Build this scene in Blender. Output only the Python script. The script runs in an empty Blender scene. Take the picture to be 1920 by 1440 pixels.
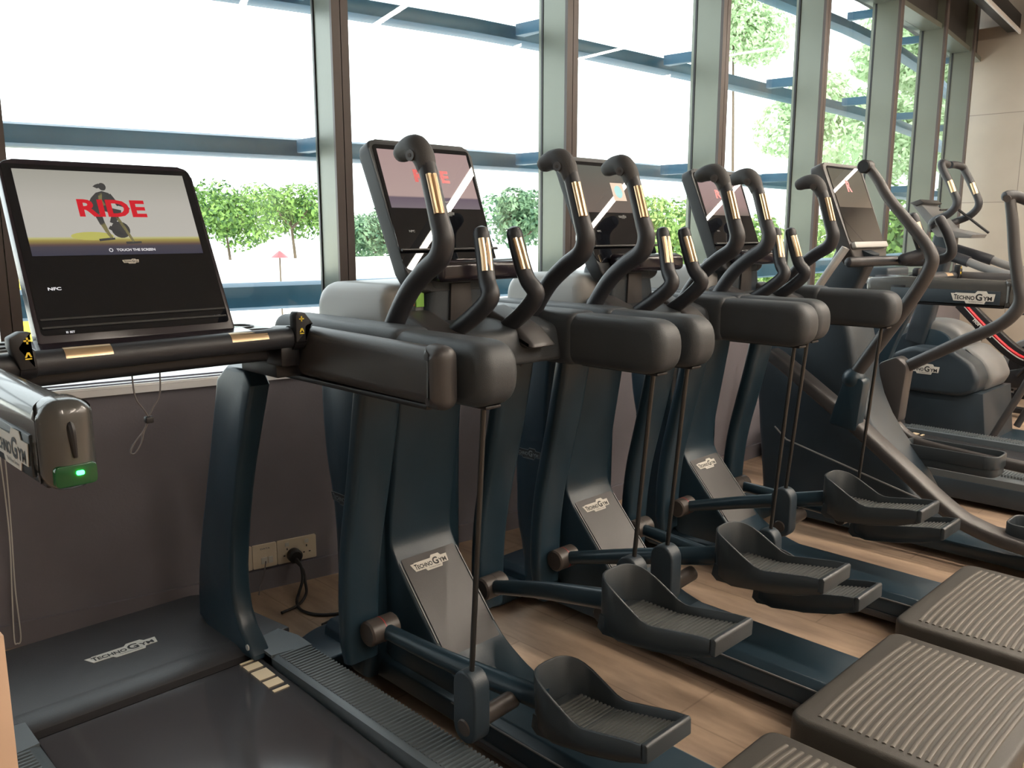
import bpy, bmesh, math, random
from mathutils import Vector, Matrix, noise
random.seed(7)
S = bpy.context.scene
COL = bpy.context.scene.collection
PI = math.pi

# ------------------------------------------------------------------ materials
def new_mat(name):
    m = bpy.data.materials.new(name); m.use_nodes = True
    nt = m.node_tree
    return m, nt, nt.nodes['Principled BSDF']

def mat(name, col, rough=0.5, metal=0.0, bump=0.0, bscale=200.0, var=0.0, vscale=8.0, spec=0.5, emit=None, estr=0.0, coat=0.0):
    m, nt, b = new_mat(name)
    b.inputs['Base Color'].default_value = (*col, 1)
    b.inputs['Roughness'].default_value = rough
    b.inputs['Metallic'].default_value = metal
    b.inputs['Specular IOR Level'].default_value = spec
    if coat: b.inputs['Coat Weight'].default_value = coat; b.inputs['Coat Roughness'].default_value = 0.16 if 'belt' in name else 0.06
    if emit:
        b.inputs['Emission Color'].default_value = (*emit, 1); b.inputs['Emission Strength'].default_value = estr
    tc = nt.nodes.new('ShaderNodeTexCoord')
    if var > 0:
        n = nt.nodes.new('ShaderNodeTexNoise'); n.inputs['Scale'].default_value = vscale; n.inputs['Detail'].default_value = 5
        nt.links.new(tc.outputs['Object'], n.inputs['Vector'])
        r = nt.nodes.new('ShaderNodeValToRGB')
        r.color_ramp.elements[0].position = 0.3; r.color_ramp.elements[1].position = 0.7
        r.color_ramp.elements[0].color = (*[c*(1-var) for c in col], 1)
        r.color_ramp.elements[1].color = (*[min(1, c*(1+var)) for c in col], 1)
        nt.links.new(n.outputs['Fac'], r.inputs['Fac']); nt.links.new(r.outputs['Color'], b.inputs['Base Color'])
        mr = nt.nodes.new('ShaderNodeMapRange'); mr.inputs['To Min'].default_value = max(0, rough-0.06); mr.inputs['To Max'].default_value = min(1, rough+0.06)
        nt.links.new(n.outputs['Fac'], mr.inputs['Value']); nt.links.new(mr.outputs['Result'], b.inputs['Roughness'])
    if bump > 0:
        n2 = nt.nodes.new('ShaderNodeTexNoise'); n2.inputs['Scale'].default_value = bscale; n2.inputs['Detail'].default_value = 3
        nt.links.new(tc.outputs['Object'], n2.inputs['Vector'])
        bp = nt.nodes.new('ShaderNodeBump'); bp.inputs['Strength'].default_value = bump; bp.inputs['Distance'].default_value = 0.002
        nt.links.new(n2.outputs['Fac'], bp.inputs['Height']); nt.links.new(bp.outputs['Normal'], b.inputs['Normal'])
    return m

M = {}
M['plastic'] = mat('dark plastic', (0.024, 0.036, 0.048), 0.40, bump=0.25, bscale=500, var=0.15, vscale=6)
M['arm'] = mat('glossy charcoal arm', (0.06, 0.06, 0.058), 0.24, bump=0.03, bscale=300, var=0.08, coat=0.4)
M['plastic_soft'] = mat('charcoal soft plastic', (0.040, 0.046, 0.053), 0.48, bump=0.3, bscale=600, var=0.1)
M['paint'] = mat('dark painted steel', (0.016, 0.034, 0.050), 0.33, bump=0.1, bscale=300, var=0.12, vscale=5)
M['slab'] = mat('warm charcoal panel', (0.050, 0.047, 0.048), 0.38, bump=0.15, bscale=500, var=0.08)
M['grey'] = mat('mid grey plastic', (0.16, 0.165, 0.17), 0.42, bump=0.2, bscale=500, var=0.08)
M['silver'] = mat('light grey shell plastic', (0.42, 0.42, 0.41), 0.35, var=0.04, vscale=3)
M['rubber'] = mat('handle rubber', (0.024, 0.026, 0.032), 0.42, bump=0.15, bscale=700, var=0.1)
M['grip'] = mat('grip cap rubber', (0.045, 0.045, 0.047), 0.6, bump=0.4, bscale=700)
M['sensor'] = mat('champagne sensor metal', (0.70, 0.52, 0.33), 0.28, metal=0.85)
M['gloss'] = mat('black glass', (0.006, 0.007, 0.010), 0.012)
M['bezel'] = mat('glossy dark bezel', (0.020, 0.016, 0.022), 0.18)
M['logo'] = mat('logo plate', (0.62, 0.60, 0.55), 0.45)
M['logo_dim'] = mat('dim logo plate', (0.16, 0.18, 0.19), 0.45)
M['ink'] = mat('logo ink', (0.02, 0.02, 0.022), 0.5)
M['red'] = mat('red plastic', (0.75, 0.01, 0.012), 0.4, emit=(0.9, 0.02, 0.02), estr=0.25)
M['yellow'] = mat('yellow print', (0.85, 0.62, 0.05), 0.5)
M['belt'] = mat('running belt', (0.045, 0.043, 0.047), 0.15, bump=0.02, bscale=900, var=0.12, vscale=3)
M['beltmark'] = mat('belt print', (0.62, 0.50, 0.33), 0.6)
M['hood'] = mat('hood plastic', (0.036, 0.035, 0.038), 0.4, bump=0.25, bscale=500, var=0.1)
M['rail'] = mat('foot rail plastic', (0.075, 0.090, 0.100), 0.36, bump=0.2, bscale=500)
M['step'] = mat('step rubber', (0.058, 0.054, 0.049), 0.45, bump=0.3, bscale=500, var=0.08)  # base tone darkened, so groove shade between the ridges is in the colour
M['ridge'] = mat('lit ridge step rubber', (0.125, 0.114, 0.100), 0.45, bump=0.2, bscale=500, var=0.06)  # lighter copy of the step rubber; light on the ridge tops is painted in
M['pedal'] = mat('pedal plastic', (0.032, 0.040, 0.047), 0.36, bump=0.2, bscale=600, var=0.1)
M['pedal_mat'] = mat('pedal tread rubber', (0.085, 0.09, 0.088), 0.42, bump=0.4, bscale=400)
M['rod'] = mat('dark rod', (0.05, 0.05, 0.05), 0.3, metal=0.6)
M['knob'] = mat('bronze black joint', (0.06, 0.05, 0.045), 0.4)
M['white_plastic'] = mat('socket plastic', (0.72, 0.62, 0.48), 0.35)
M['black'] = mat('black pvc', (0.008, 0.008, 0.010), 0.45)
M['cord'] = mat('white cord', (0.6, 0.58, 0.55), 0.7)
M['greycord'] = mat('grey cord', (0.12, 0.11, 0.11), 0.6)
M['wall'] = mat('taupe lower wall', (0.170, 0.158, 0.180), 0.55, bump=0.25, bscale=120, var=0.12, vscale=3)
M['wall_pale'] = mat('plain wall paint', (0.40, 0.36, 0.31), 0.8, bump=0.1, bscale=60, var=0.03)
M['skirt'] = mat('skirting board', (0.36, 0.28, 0.22), 0.5, var=0.06)
M['ceiling'] = mat('ceiling paint', (0.30, 0.29, 0.27), 0.8, var=0.04)
M['dark_panel'] = mat('dark bulkhead panel', (0.035, 0.032, 0.030), 0.5, var=0.1)
M['mull'] = mat('brushed aluminium', (0.185, 0.20, 0.165), 0.34, metal=0.45, bump=0.08, bscale=80, var=0.05, vscale=2)
M['mull_face'] = mat('brown anodised face', (0.085, 0.068, 0.064), 0.45, var=0.06)
M['frame_white'] = mat('white window ledge', (0.86, 0.86, 0.87), 0.3)
M['groove'] = mat('ledge groove gasket', (0.10, 0.10, 0.14), 0.6)
M['louvre'] = mat('blue grey louvre metal', (0.035, 0.135, 0.235), 0.42, bump=0.3, bscale=60, var=0.22, vscale=2.5)
M['louvre_cap'] = mat('bright blue louvre cap', (0.05, 0.35, 0.75), 0.4)
M['ground'] = mat('sunlit paving', (0.85, 0.84, 0.80), 0.8, var=0.06, vscale=0.6)
M['trunk'] = mat('tree bark', (0.10, 0.07, 0.045), 0.8, bump=0.6, bscale=20)
M['wood_post'] = mat('pale wood', (0.50, 0.34, 0.24), 0.5, var=0.08, vscale=4)
M['stripe_red'] = mat('bike red paint', (0.65, 0.015, 0.03), 0.35)
M['stripe_white'] = mat('bike white paint', (0.75, 0.74, 0.72), 0.35)
M['sticker'] = mat('green sticker', (0.30, 0.62, 0.12), 0.5)
M['orange'] = mat('orange sticker strip', (0.75, 0.30, 0.15), 0.5)
M['led_green'] = mat('green status led', (0.0, 0.3, 0.05), 0.3, emit=(0.02, 1.0, 0.12), estr=22)
M['led_lens'] = mat('dark green lens', (0.004, 0.05, 0.015), 0.15, emit=(0.0, 0.5, 0.08), estr=0.02)
M['strip'] = mat('linear lamp diffuser', (0.9, 0.9, 0.9), 0.4, emit=(1.0, 0.88, 0.74), estr=125)
M['car'] = mat('parked car paint', (0.25, 0.05, 0.06), 0.3)
M['roof_red'] = mat('distant red roof', (0.45, 0.16, 0.14), 0.7)

def leaf_mat(name, c1, c2):
    m, nt, b = new_mat(name)
    g = nt.nodes.new('ShaderNodeNewGeometry'); r = nt.nodes.new('ShaderNodeValToRGB')
    r.color_ramp.elements[0].color = (*c1, 1); r.color_ramp.elements[1].color = (*c2, 1)
    nt.links.new(g.outputs['Random Per Island'], r.inputs['Fac'])
    nt.links.new(r.outputs['Color'], b.inputs['Base Color'])
    b.inputs['Roughness'].default_value = 0.5
    tr = nt.nodes.new('ShaderNodeBsdfTranslucent'); nt.links.new(r.outputs['Color'], tr.inputs['Color'])
    mx = nt.nodes.new('ShaderNodeMixShader'); mx.inputs[0].default_value = 0.35
    out = nt.nodes['Material Output']
    nt.links.new(b.outputs[0], mx.inputs[1]); nt.links.new(tr.outputs[0], mx.inputs[2]); nt.links.new(mx.outputs[0], out.inputs['Surface'])
    return m
M['leaf_dark'] = leaf_mat('broad tree leaves', (0.015, 0.07, 0.015), (0.28, 0.46, 0.10))
M['leaf_cool'] = leaf_mat('blue green leaves', (0.03, 0.10, 0.05), (0.26, 0.40, 0.22))
M['leaf_lime'] = leaf_mat('lime leaves', (0.05, 0.15, 0.02), (0.42, 0.55, 0.17))
M['leaf_pale'] = leaf_mat('pale sunlit leaves', (0.33, 0.50, 0.25), (0.62, 0.72, 0.50))

def glass_mat():
    m = bpy.data.materials.new('window glass'); m.use_nodes = True; nt = m.node_tree
    for n in list(nt.nodes): nt.nodes.remove(n)
    out = nt.nodes.new('ShaderNodeOutputMaterial'); mx = nt.nodes.new('ShaderNodeMixShader')
    t = nt.nodes.new('ShaderNodeBsdfTransparent'); t.inputs[0].default_value = (0.97, 0.99, 0.975, 1)
    g = nt.nodes.new('ShaderNodeBsdfGlossy'); g.inputs['Roughness'].default_value = 0.01
    lw = nt.nodes.new('ShaderNodeLayerWeight'); lw.inputs['Blend'].default_value = 0.5
    pw = nt.nodes.new('ShaderNodeMath'); pw.operation = 'POWER'; pw.inputs[1].default_value = 5
    fr = nt.nodes.new('ShaderNodeMath'); fr.operation = 'MULTIPLY_ADD'; fr.inputs[1].default_value = 0.9; fr.inputs[2].default_value = 0.04
    nt.links.new(lw.outputs['Facing'], pw.inputs[0]); nt.links.new(pw.outputs[0], fr.inputs[0])
    nt.links.new(fr.outputs[0], mx.inputs[0]); nt.links.new(t.outputs[0], mx.inputs[1]); nt.links.new(g.outputs[0], mx.inputs[2])
    nt.links.new(mx.outputs[0], out.inputs[0]); return m
M['glass'] = glass_mat()

def floor_mat():
    m, nt, b = new_mat('brown vinyl floor')
    tc = nt.nodes.new('ShaderNodeTexCoord')
    mp = nt.nodes.new('ShaderNodeMapping'); mp.inputs['Rotation'].default_value = (0, 0, math.radians(90)); mp.inputs['Scale'].default_value = (1, 1, 1)
    nt.links.new(tc.outputs['Object'], mp.inputs['Vector'])
    br = nt.nodes.new('ShaderNodeTexBrick')
    br.inputs['Scale'].default_value = 1.0; br.inputs['Brick Width'].default_value = 1.2; br.inputs['Row Height'].default_value = 0.2
    br.inputs['Mortar Size'].default_value = 0.003; br.inputs['Mortar'].default_value = (0.34, 0.24, 0.17, 1)
    br.inputs['Color1'].default_value = (0.47, 0.335, 0.235, 1); br.inputs['Color2'].default_value = (0.43, 0.31, 0.22, 1)
    nt.links.new(mp.outputs[0], br.inputs['Vector'])
    n = nt.nodes.new('ShaderNodeTexNoise'); n.inputs['Scale'].default_value = 3.5; n.inputs['Detail'].default_value = 7; n.inputs['Roughness'].default_value = 0.6
    mp2 = nt.nodes.new('ShaderNodeMapping'); mp2.inputs['Scale'].default_value = (2.6, 0.55, 1)
    nt.links.new(tc.outputs['Object'], mp2.inputs['Vector']); nt.links.new(mp2.outputs[0], n.inputs['Vector'])
    r = nt.nodes.new('ShaderNodeValToRGB'); r.color_ramp.elements[0].position = 0.33; r.color_ramp.elements[1].position = 0.62
    r.color_ramp.elements[0].color = (0.52, 0.51, 0.54, 1); r.color_ramp.elements[1].color = (1, 1, 1, 1)
    nt.links.new(n.outputs['Fac'], r.inputs['Fac'])
    mx = nt.nodes.new('ShaderNodeMix'); mx.data_type = 'RGBA'; mx.blend_type = 'MULTIPLY'; mx.inputs[0].default_value = 1
    nt.links.new(br.outputs['Color'], mx.inputs[6]); nt.links.new(r.outputs['Color'], mx.inputs[7])
    nt.links.new(mx.outputs[2], b.inputs['Base Color'])
    b.inputs['Roughness'].default_value = 0.42
    return m
M['floor'] = floor_mat()

def tile_mat():
    m, nt, b = new_mat('beige wall tile')
    tc = nt.nodes.new('ShaderNodeTexCoord')
    mp = nt.nodes.new('ShaderNodeMapping'); mp.inputs['Rotation'].default_value = (PI/2, 0, PI/2)
    sp = nt.nodes.new('ShaderNodeSeparateXYZ'); cb = nt.nodes.new('ShaderNodeCombineXYZ')
    nt.links.new(tc.outputs['Object'], sp.inputs[0]); nt.links.new(sp.outputs['Y'], cb.inputs['X']); nt.links.new(sp.outputs['Z'], cb.inputs['Y'])
    br = nt.nodes.new('ShaderNodeTexBrick'); br.offset = 0
    br.inputs['Scale'].default_value = 1.0; br.inputs['Brick Width'].default_value = 1.2; br.inputs['Row Height'].default_value = 0.77
    br.inputs['Mortar Size'].default_value = 0.003; br.inputs['Mortar'].default_value = (0.22, 0.19, 0.16, 1)
    br.inputs['Color1'].default_value = (0.46, 0.40, 0.33, 1); br.inputs['Color2'].default_value = (0.42, 0.37, 0.31, 1)
    nt.links.new(cb.outputs[0], br.inputs['Vector'])
    n = nt.nodes.new('ShaderNodeTexNoise'); n.inputs['Scale'].default_value = 4; n.inputs['Detail'].default_value = 6
    nt.links.new(tc.outputs['Object'], n.inputs['Vector'])
    r = nt.nodes.new('ShaderNodeValToRGB'); r.color_ramp.elements[0].color = (0.8, 0.8, 0.8, 1); r.color_ramp.elements[1].color = (1, 1, 1, 1)
    nt.links.new(n.outputs['Fac'], r.inputs['Fac'])
    mx = nt.nodes.new('ShaderNodeMix'); mx.data_type = 'RGBA'; mx.blend_type = 'MULTIPLY'; mx.inputs[0].default_value = 1
    nt.links.new(br.outputs['Color'], mx.inputs[6]); nt.links.new(r.outputs['Color'], mx.inputs[7])
    nt.links.new(mx.outputs[2], b.inputs['Base Color']); b.inputs['Roughness'].default_value = 0.45
    return m
M['tile'] = tile_mat()

_b = M['belt'].node_tree.nodes['Principled BSDF']; _b.inputs['IOR'].default_value = 2.1

def screen_mat(name, stops, estr=1.0):
    """vertical colour bands of the picture shown on a lit screen (object Z = up the screen)"""
    m, nt, b = new_mat(name)
    tc = nt.nodes.new('ShaderNodeTexCoord'); sp = nt.nodes.new('ShaderNodeSeparateXYZ'); nt.links.new(tc.outputs['Generated'], sp.inputs[0])
    r = nt.nodes.new('ShaderNodeValToRGB'); el = r.color_ramp.elements
    el[0].position = stops[0][0]; el[0].color = (*stops[0][1], 1)
    el[1].position = stops[-1][0]; el[1].color = (*stops[-1][1], 1)
    for p, c in stops[1:-1]:
        e = el.new(p); e.color = (*c, 1)
    nt.links.new(sp.outputs['Z'], r.inputs['Fac'])
    b.inputs['Base Color'].default_value = (0.01, 0.01, 0.01, 1); b.inputs['Roughness'].default_value = 0.012
    nt.links.new(r.outputs['Color'], b.inputs['Emission Color']); b.inputs['Emission Strength'].default_value = estr
    return m
M['scr_ride'] = screen_mat('lit screen ride', [(0, (0.035, 0.035, 0.055)), (0.10, (0.05, 0.045, 0.06)), (0.125, (0.10, 0.06, 0.05)), (0.175, (0.28, 0.22, 0.06)), (0.20, (0.42, 0.40, 0.16)), (0.22, (0.42, 0.40, 0.36)), (0.6, (0.40, 0.38, 0.34)), (1, (0.30, 0.29, 0.25))])
M['scr_ride2'] = screen_mat('lit screen pink ride', [(0, (0.16, 0.13, 0.15)), (0.18, (0.12, 0.09, 0.12)), (0.21, (0.40, 0.29, 0.27)), (1, (0.36, 0.25, 0.24))])
M['scr_brown'] = screen_mat('lit screen brown', [(0, (0.13, 0.10, 0.085)), (0.5, (0.12, 0.10, 0.085)), (1, (0.10, 0.105, 0.09))])
M['scr_olive'] = screen_mat('lit screen olive', [(0, (0.14, 0.11, 0.08)), (1, (0.11, 0.105, 0.08))])
M['e_red'] = mat('lit red letters', (0.02, 0, 0), 0.3, emit=(0.50, 0.008, 0.018), estr=1.0)
M['e_fig'] = mat('lit figure dark', (0.01, 0.01, 0.01), 0.3, emit=(0.035, 0.035, 0.035), estr=1.0)
M['e_fig2'] = mat('lit figure olive', (0.01, 0.01, 0.01), 0.3, emit=(0.16, 0.14, 0.06), estr=1.0)
M['e_white'] = mat('lit white print', (0.2, 0.2, 0.2), 0.3, emit=(0.55, 0.55, 0.58), estr=1.0)
M['e_yel'] = mat('lit yellow glow', (0.02, 0.02, 0), 0.3, emit=(0.40, 0.38, 0.10), estr=1.0)
M['e_peach'] = mat('lit peach card', (0.02, 0.02, 0), 0.3, emit=(0.50, 0.33, 0.24), estr=1.0)
M['e_cyan'] = mat('lit cyan disc', (0.0, 0.02, 0.02), 0.3, emit=(0.10, 0.42, 0.45), estr=1.0)

# ------------------------------------------------------------------ mesh helpers
ORG = [Vector((0, 0, 0))]          # origin (world) of the thing being built
def NB(): return bmesh.new()

def finish(name, bm, m, parent=None, ang=38, local=True):
    me = bpy.data.meshes.new(name)
    bmesh.ops.remove_doubles(bm, verts=bm.verts, dist=1e-5)
    bmesh.ops.dissolve_degenerate(bm, edges=bm.edges, dist=1e-6)
    bmesh.ops.recalc_face_normals(bm, faces=bm.faces)
    if parent is not None and local: bmesh.ops.translate(bm, verts=bm.verts, vec=-ORG[0])
    base = Vector((0, 0, 0))
    bm.to_mesh(me); bm.free()
    for p in me.polygons: p.use_smooth = True
    me.set_sharp_from_angle(angle=math.radians(ang))
    if isinstance(m, (list, tuple)):
        for x in m: me.materials.append(M[x])
    else: me.materials.append(M[m])
    o = bpy.data.objects.new(name, me); COL.objects.link(o)
    if parent is not None: o.parent = parent
    return o

def sub(name, bm, m, parent, ang=38):
    """child of a part that itself sits at the thing's origin"""
    return finish(name, bm, m, parent, ang)

def thing(name, label, cat, loc, group=None):
    o = bpy.data.objects.new(name, None); COL.objects.link(o); o.location = loc
    o.empty_display_size = 0.1
    o['label'] = label; o['category'] = cat
    if group: o['group'] = group
    ORG[0] = Vector(loc)
    return o

def tag(o, label, cat, group=None, kind=None):
    o['label'] = label; o['category'] = cat
    if group: o['group'] = group
    if kind: o['kind'] = kind
    return o

def struct(name, bm, m, ang=38):
    o = finish(name, bm, m, None, ang); o['kind'] = 'structure'; return o

def box(bm, x0, x1, y0, y1, z0, z1, bev=0.0, seg=2, mi=0):
    vs = [bm.verts.new(p) for p in [(x0,y0,z0),(x1,y0,z0),(x1,y1,z0),(x0,y1,z0),(x0,y0,z1),(x1,y0,z1),(x1,y1,z1),(x0,y1,z1)]]
    fs = [bm.faces.new([vs[i] for i in f]) for f in [(0,3,2,1),(4,5,6,7),(0,1,5,4),(1,2,6,5),(2,3,7,6),(3,0,4,7)]]
    for f in fs: f.material_index = mi
    if bev > 0:
        es = list({e for f in fs for e in f.edges})
        bmesh.ops.bevel(bm, geom=es, offset=bev, segments=seg, affect='EDGES', profile=0.5, clamp_overlap=True)
    return vs

def prism(bm, poly, axis, a, b, bev=0.0, seg=2, mi=0):
    """poly: 2-D outline, extruded along axis from a to b. axis x: (y,z), y: (x,z), z: (x,y); edges rounded by bev"""
    def P(u, v, w): return {'x': (w, u, v), 'y': (u, w, v), 'z': (u, v, w)}[axis]
    if a > b: a, b = b, a
    pts = [Vector(p) for p in poly]; q = []
    for p in pts:
        if not q or (p-q[-1]).length > 1e-5: q.append(p)
    if (q[0]-q[-1]).length < 1e-5: q.pop()
    pts = q; n = len(pts)
    area = sum(pts[i].x*pts[(i+1) % n].y-pts[(i+1) % n].x*pts[i].y for i in range(n)); sg = 1 if area > 0 else -1
    off = []
    for i in range(n):
        d1 = (pts[i]-pts[i-1]).normalized(); d2 = (pts[(i+1) % n]-pts[i]).normalized()
        n1 = Vector((-d1.y, d1.x))*sg; n2 = Vector((-d2.y, d2.x))*sg
        off.append((n1+n2)/max(0.35, 1+n1.dot(n2)))
    bev = min(bev, (b-a)*0.499)
    def inset(r):
        out = [pts[i]+off[i]*r for i in range(n)]
        # collapse points whose edges flipped
        for _ in range(3):
            for i in range(n):
                k = (i+1) % n
                if (out[k]-out[i]).dot(pts[k]-pts[i]) < 0:
                    m = (out[i]+out[k])/2; out[i] = m; out[k] = m.copy()
        return out
    prof = [(0, 0)] if bev <= 0 else [(bev*(1-math.sin(PI/2*k/seg)), bev*(1-math.cos(PI/2*k/seg))) for k in range(seg+1)]
    rings = []
    for ins, ax in prof: rings.append((inset(ins), a+ax))
    for ins, ax in reversed(prof): rings.append((inset(ins), b-ax))
    V = [[bm.verts.new(P(p.x, p.y, w)) for p in r] for r, w in rings]
    fs = [bm.faces.new(V[0]), bm.faces.new(list(reversed(V[-1])))]
    for r in range(len(V)-1):
        for i in range(n):
            fs.append(bm.faces.new((V[r][i], V[r][(i+1) % n], V[r+1][(i+1) % n], V[r+1][i])))
    for f in fs: f.material_index = mi

def smooth_poly(pts, it=2, closed=True):
    for _ in range(it):
        out = []; n = len(pts)
        for i in range(n if closed else n-1):
            a, b = pts[i], pts[(i+1) % n]
            out.append(tuple(a[k]*0.75+b[k]*0.25 for k in range(len(a)))); out.append(tuple(a[k]*0.25+b[k]*0.75 for k in range(len(a))))
        if not closed: out = [pts[0]] + out + [pts[-1]]
        pts = out
    return pts

def round_poly(pts, r, seg=4):
    """round every corner of a closed polygon; r number or list"""
    out = []; n = len(pts)
    for i in range(n):
        rr = r[i] if isinstance(r, (list, tuple)) else r
        p = Vector(pts[i]); a = Vector(pts[i-1]) - p; b = Vector(pts[(i+1) % n]) - p
        rr = min(rr, a.length*0.49, b.length*0.49)
        if rr <= 1e-5: out.append(tuple(p)); continue
        a = p + a.normalized()*rr; b = p + b.normalized()*rr
        for k in range(seg+1):
            t = k/seg; q = a*(1-t)**2 + p*2*t*(1-t) + b*t*t; out.append(tuple(q))
    return out

def catmull(pts, n=6):
    P = [Vector(p) for p in pts]; P = [P[0]*2-P[1]] + P + [P[-1]*2-P[-2]]; out = []
    for i in range(1, len(P)-2):
        for k in range(n):
            t = k/n; a, b, c, d = P[i-1], P[i], P[i+1], P[i+2]
            out.append(0.5*((2*b)+(c-a)*t+(2*a-5*b+4*c-d)*t*t+(3*b-a-3*c+d)*t**3))
    out.append(P[-2]); return out

def sweep(bm, pts, rad, seg=12, smooth=5, ell=1.0, up=(0, 0, 1), sec=None, mi=0, cap=True, dome=False):
    """tube along points. rad number or list per control point. ell: second radius factor; sec: custom section (list of (a,b))"""
    path = catmull(pts, smooth) if smooth and len(pts) > 2 else [Vector(p) for p in pts]
    m = len(path)
    if isinstance(rad, (list, tuple)):
        k = len(rad)-1; R = []
        for i in range(m):
            t = i/(m-1)*k; j = min(int(t), k-1); R.append(rad[j]*(1-(t-j))+rad[j+1]*(t-j))
    else: R = [rad]*m
    up = Vector(up); rings = []
    T0 = (path[1]-path[0]).normalized()
    s = T0.cross(up)
    if s.length < 1e-3: s = T0.cross(Vector((1, 0, 0)))
    s.normalize()
    for i in range(m):
        T = (path[min(i+1, m-1)]-path[max(i-1, 0)]).normalized()
        s = (s - T*s.dot(T)).normalized(); u = s.cross(T)
        if sec: ring = [path[i]+s*a*R[i]+u*b*R[i] for a, b in sec]
        else: ring = [path[i]+s*math.cos(2*PI*k/seg)*R[i]+u*math.sin(2*PI*k/seg)*R[i]*ell for k in range(seg)]
        rings.append([bm.verts.new(p) for p in ring])
    n = len(rings[0])
    for i in range(m-1):
        for k in range(n):
            f = bm.faces.new((rings[i][k], rings[i][(k+1) % n], rings[i+1][(k+1) % n], rings[i+1][k])); f.material_index = mi
    if cap:
        for end, sg in ((0, -1), (m-1, 1)):
            ring = rings[end]
            if dome:
                T = (path[1]-path[0]).normalized()*-1 if end == 0 else (path[-1]-path[-2]).normalized()
                c = path[end]; prev = ring
                for a in (0.45, 0.85):
                    nr = [bm.verts.new(c+(v.co-c)*math.cos(a*PI/2*0.95)+T*R[end]*math.sin(a*PI/2)*0.8) for v in ring]
                    for k in range(n):
                        f = bm.faces.new((prev[k], prev[(k+1) % n], nr[(k+1) % n], nr[k])); f.material_index = mi
                    prev = nr
                f = bm.faces.new(prev); f.material_index = mi
            else:
                f = bm.faces.new(ring); f.material_index = mi

def cyl(bm, p0, p1, r, seg=20, mi=0, bev=0.0, r2=None):
    p0, p1 = Vector(p0), Vector(p1)
    if bev:
        d = (p1-p0).normalized()
        sweep(bm, [p0, p0+d*bev, p1-d*bev, p1], [r-bev, r, r, r-bev], seg, smooth=0, mi=mi)
    else: sweep(bm, [p0, p1], [r, r2 if r2 is not None else r], seg, smooth=0, mi=mi)

def ball(bm, c, r, mi=0, sc=(1, 1, 1)):
    res = bmesh.ops.create_uvsphere(bm, u_segments=20, v_segments=12, radius=r)
    for v in res['verts']: v.co = Vector((v.co.x*sc[0], v.co.y*sc[1], v.co.z*sc[2])) + Vector(c)
    for f in {f for v in res['verts'] for f in v.link_faces}: f.material_index = mi

def rrsec(w, h, r, n=3):
    pts = []
    for cx, cy, a0 in ((w/2-r, h/2-r, 0), (-w/2+r, h/2-r, 90), (-w/2+r, -h/2+r, 180), (w/2-r, -h/2+r, 270)):
        for k in range(n+1):
            a = math.radians(a0+90*k/n); pts.append((cx+r*math.cos(a), cy+r*math.sin(a)))
    return pts

_txt = {}
def text_geo(s, bold=0.0):
    key = (s, bold)
    if key in _txt: return _txt[key]
    cu = bpy.data.curves.new('txt', 'FONT'); cu.body = s; cu.size = 1; cu.offset = bold; cu.fill_mode = 'FRONT'; cu.resolution_u = 3
    o = bpy.data.objects.new('txt', cu); COL.objects.link(o)
    dg = bpy.context.evaluated_depsgraph_get(); dg.update()
    me = bpy.data.meshes.new_from_object(o.evaluated_get(dg))
    vs = [tuple(v.co) for v in me.vertices]; fs = [tuple(p.vertices) for p in me.polygons]
    bpy.data.objects.remove(o); bpy.data.curves.remove(cu); bpy.data.meshes.remove(me)
    _txt[key] = (vs, fs); return _txt[key]

def text(bm, s, o, U, V, h, width=None, mi=0, bold=0.02, shear=0.0, centre=False, thick=0.0004):
    """text with lower-left corner o, direction U, up V, cap height h"""
    vs, fs = text_geo(s, bold)
    x0 = min(v[0] for v in vs); x1 = max(v[0] for v in vs); y0 = min(v[1] for v in vs); y1 = max(v[1] for v in vs)
    k = h/(y1-y0); kx = (width/(x1-x0)) if width else k
    U = Vector(U).normalized(); V = Vector(V).normalized(); N = U.cross(V); o = Vector(o)
    if centre: o = o - U*((x1-x0)*kx/2)
    nv = [bm.verts.new(o+U*((v[0]-x0)*kx+(v[1]-y0)*k*shear)+V*((v[1]-y0)*k)+N*thick) for v in vs]
    for f in fs:
        try: ff = bm.faces.new([nv[i] for i in f]); ff.material_index = mi
        except ValueError: pass
    return (x1-x0)*kx

def quad(bm, o, U, V, pts, mi=0, off=0.0):
    U = Vector(U).normalized(); V = Vector(V).normalized(); N = U.cross(V); o = Vector(o)
    f = bm.faces.new([bm.verts.new(o+U*a+V*b+N*off) for a, b in pts]); f.material_index = mi; return f

def plate(bm, o, U, V, pts, t=0.0015, mi=0, off=0.0):
    """thin plate with thickness t rising from plane (o,U,V)"""
    U = Vector(U).normalized(); V = Vector(V).normalized(); N = U.cross(V); o = Vector(o)
    a = [bm.verts.new(o+U*p[0]+V*p[1]+N*off) for p in pts]; b = [bm.verts.new(o+U*p[0]+V*p[1]+N*(off+t)) for p in pts]
    n = len(pts)
    fs = [bm.faces.new(list(reversed(a))), bm.faces.new(b)]
    for i in range(n): fs.append(bm.faces.new((a[i], a[(i+1) % n], b[(i+1) % n], b[i])))
    for f in fs: f.material_index = mi

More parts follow.
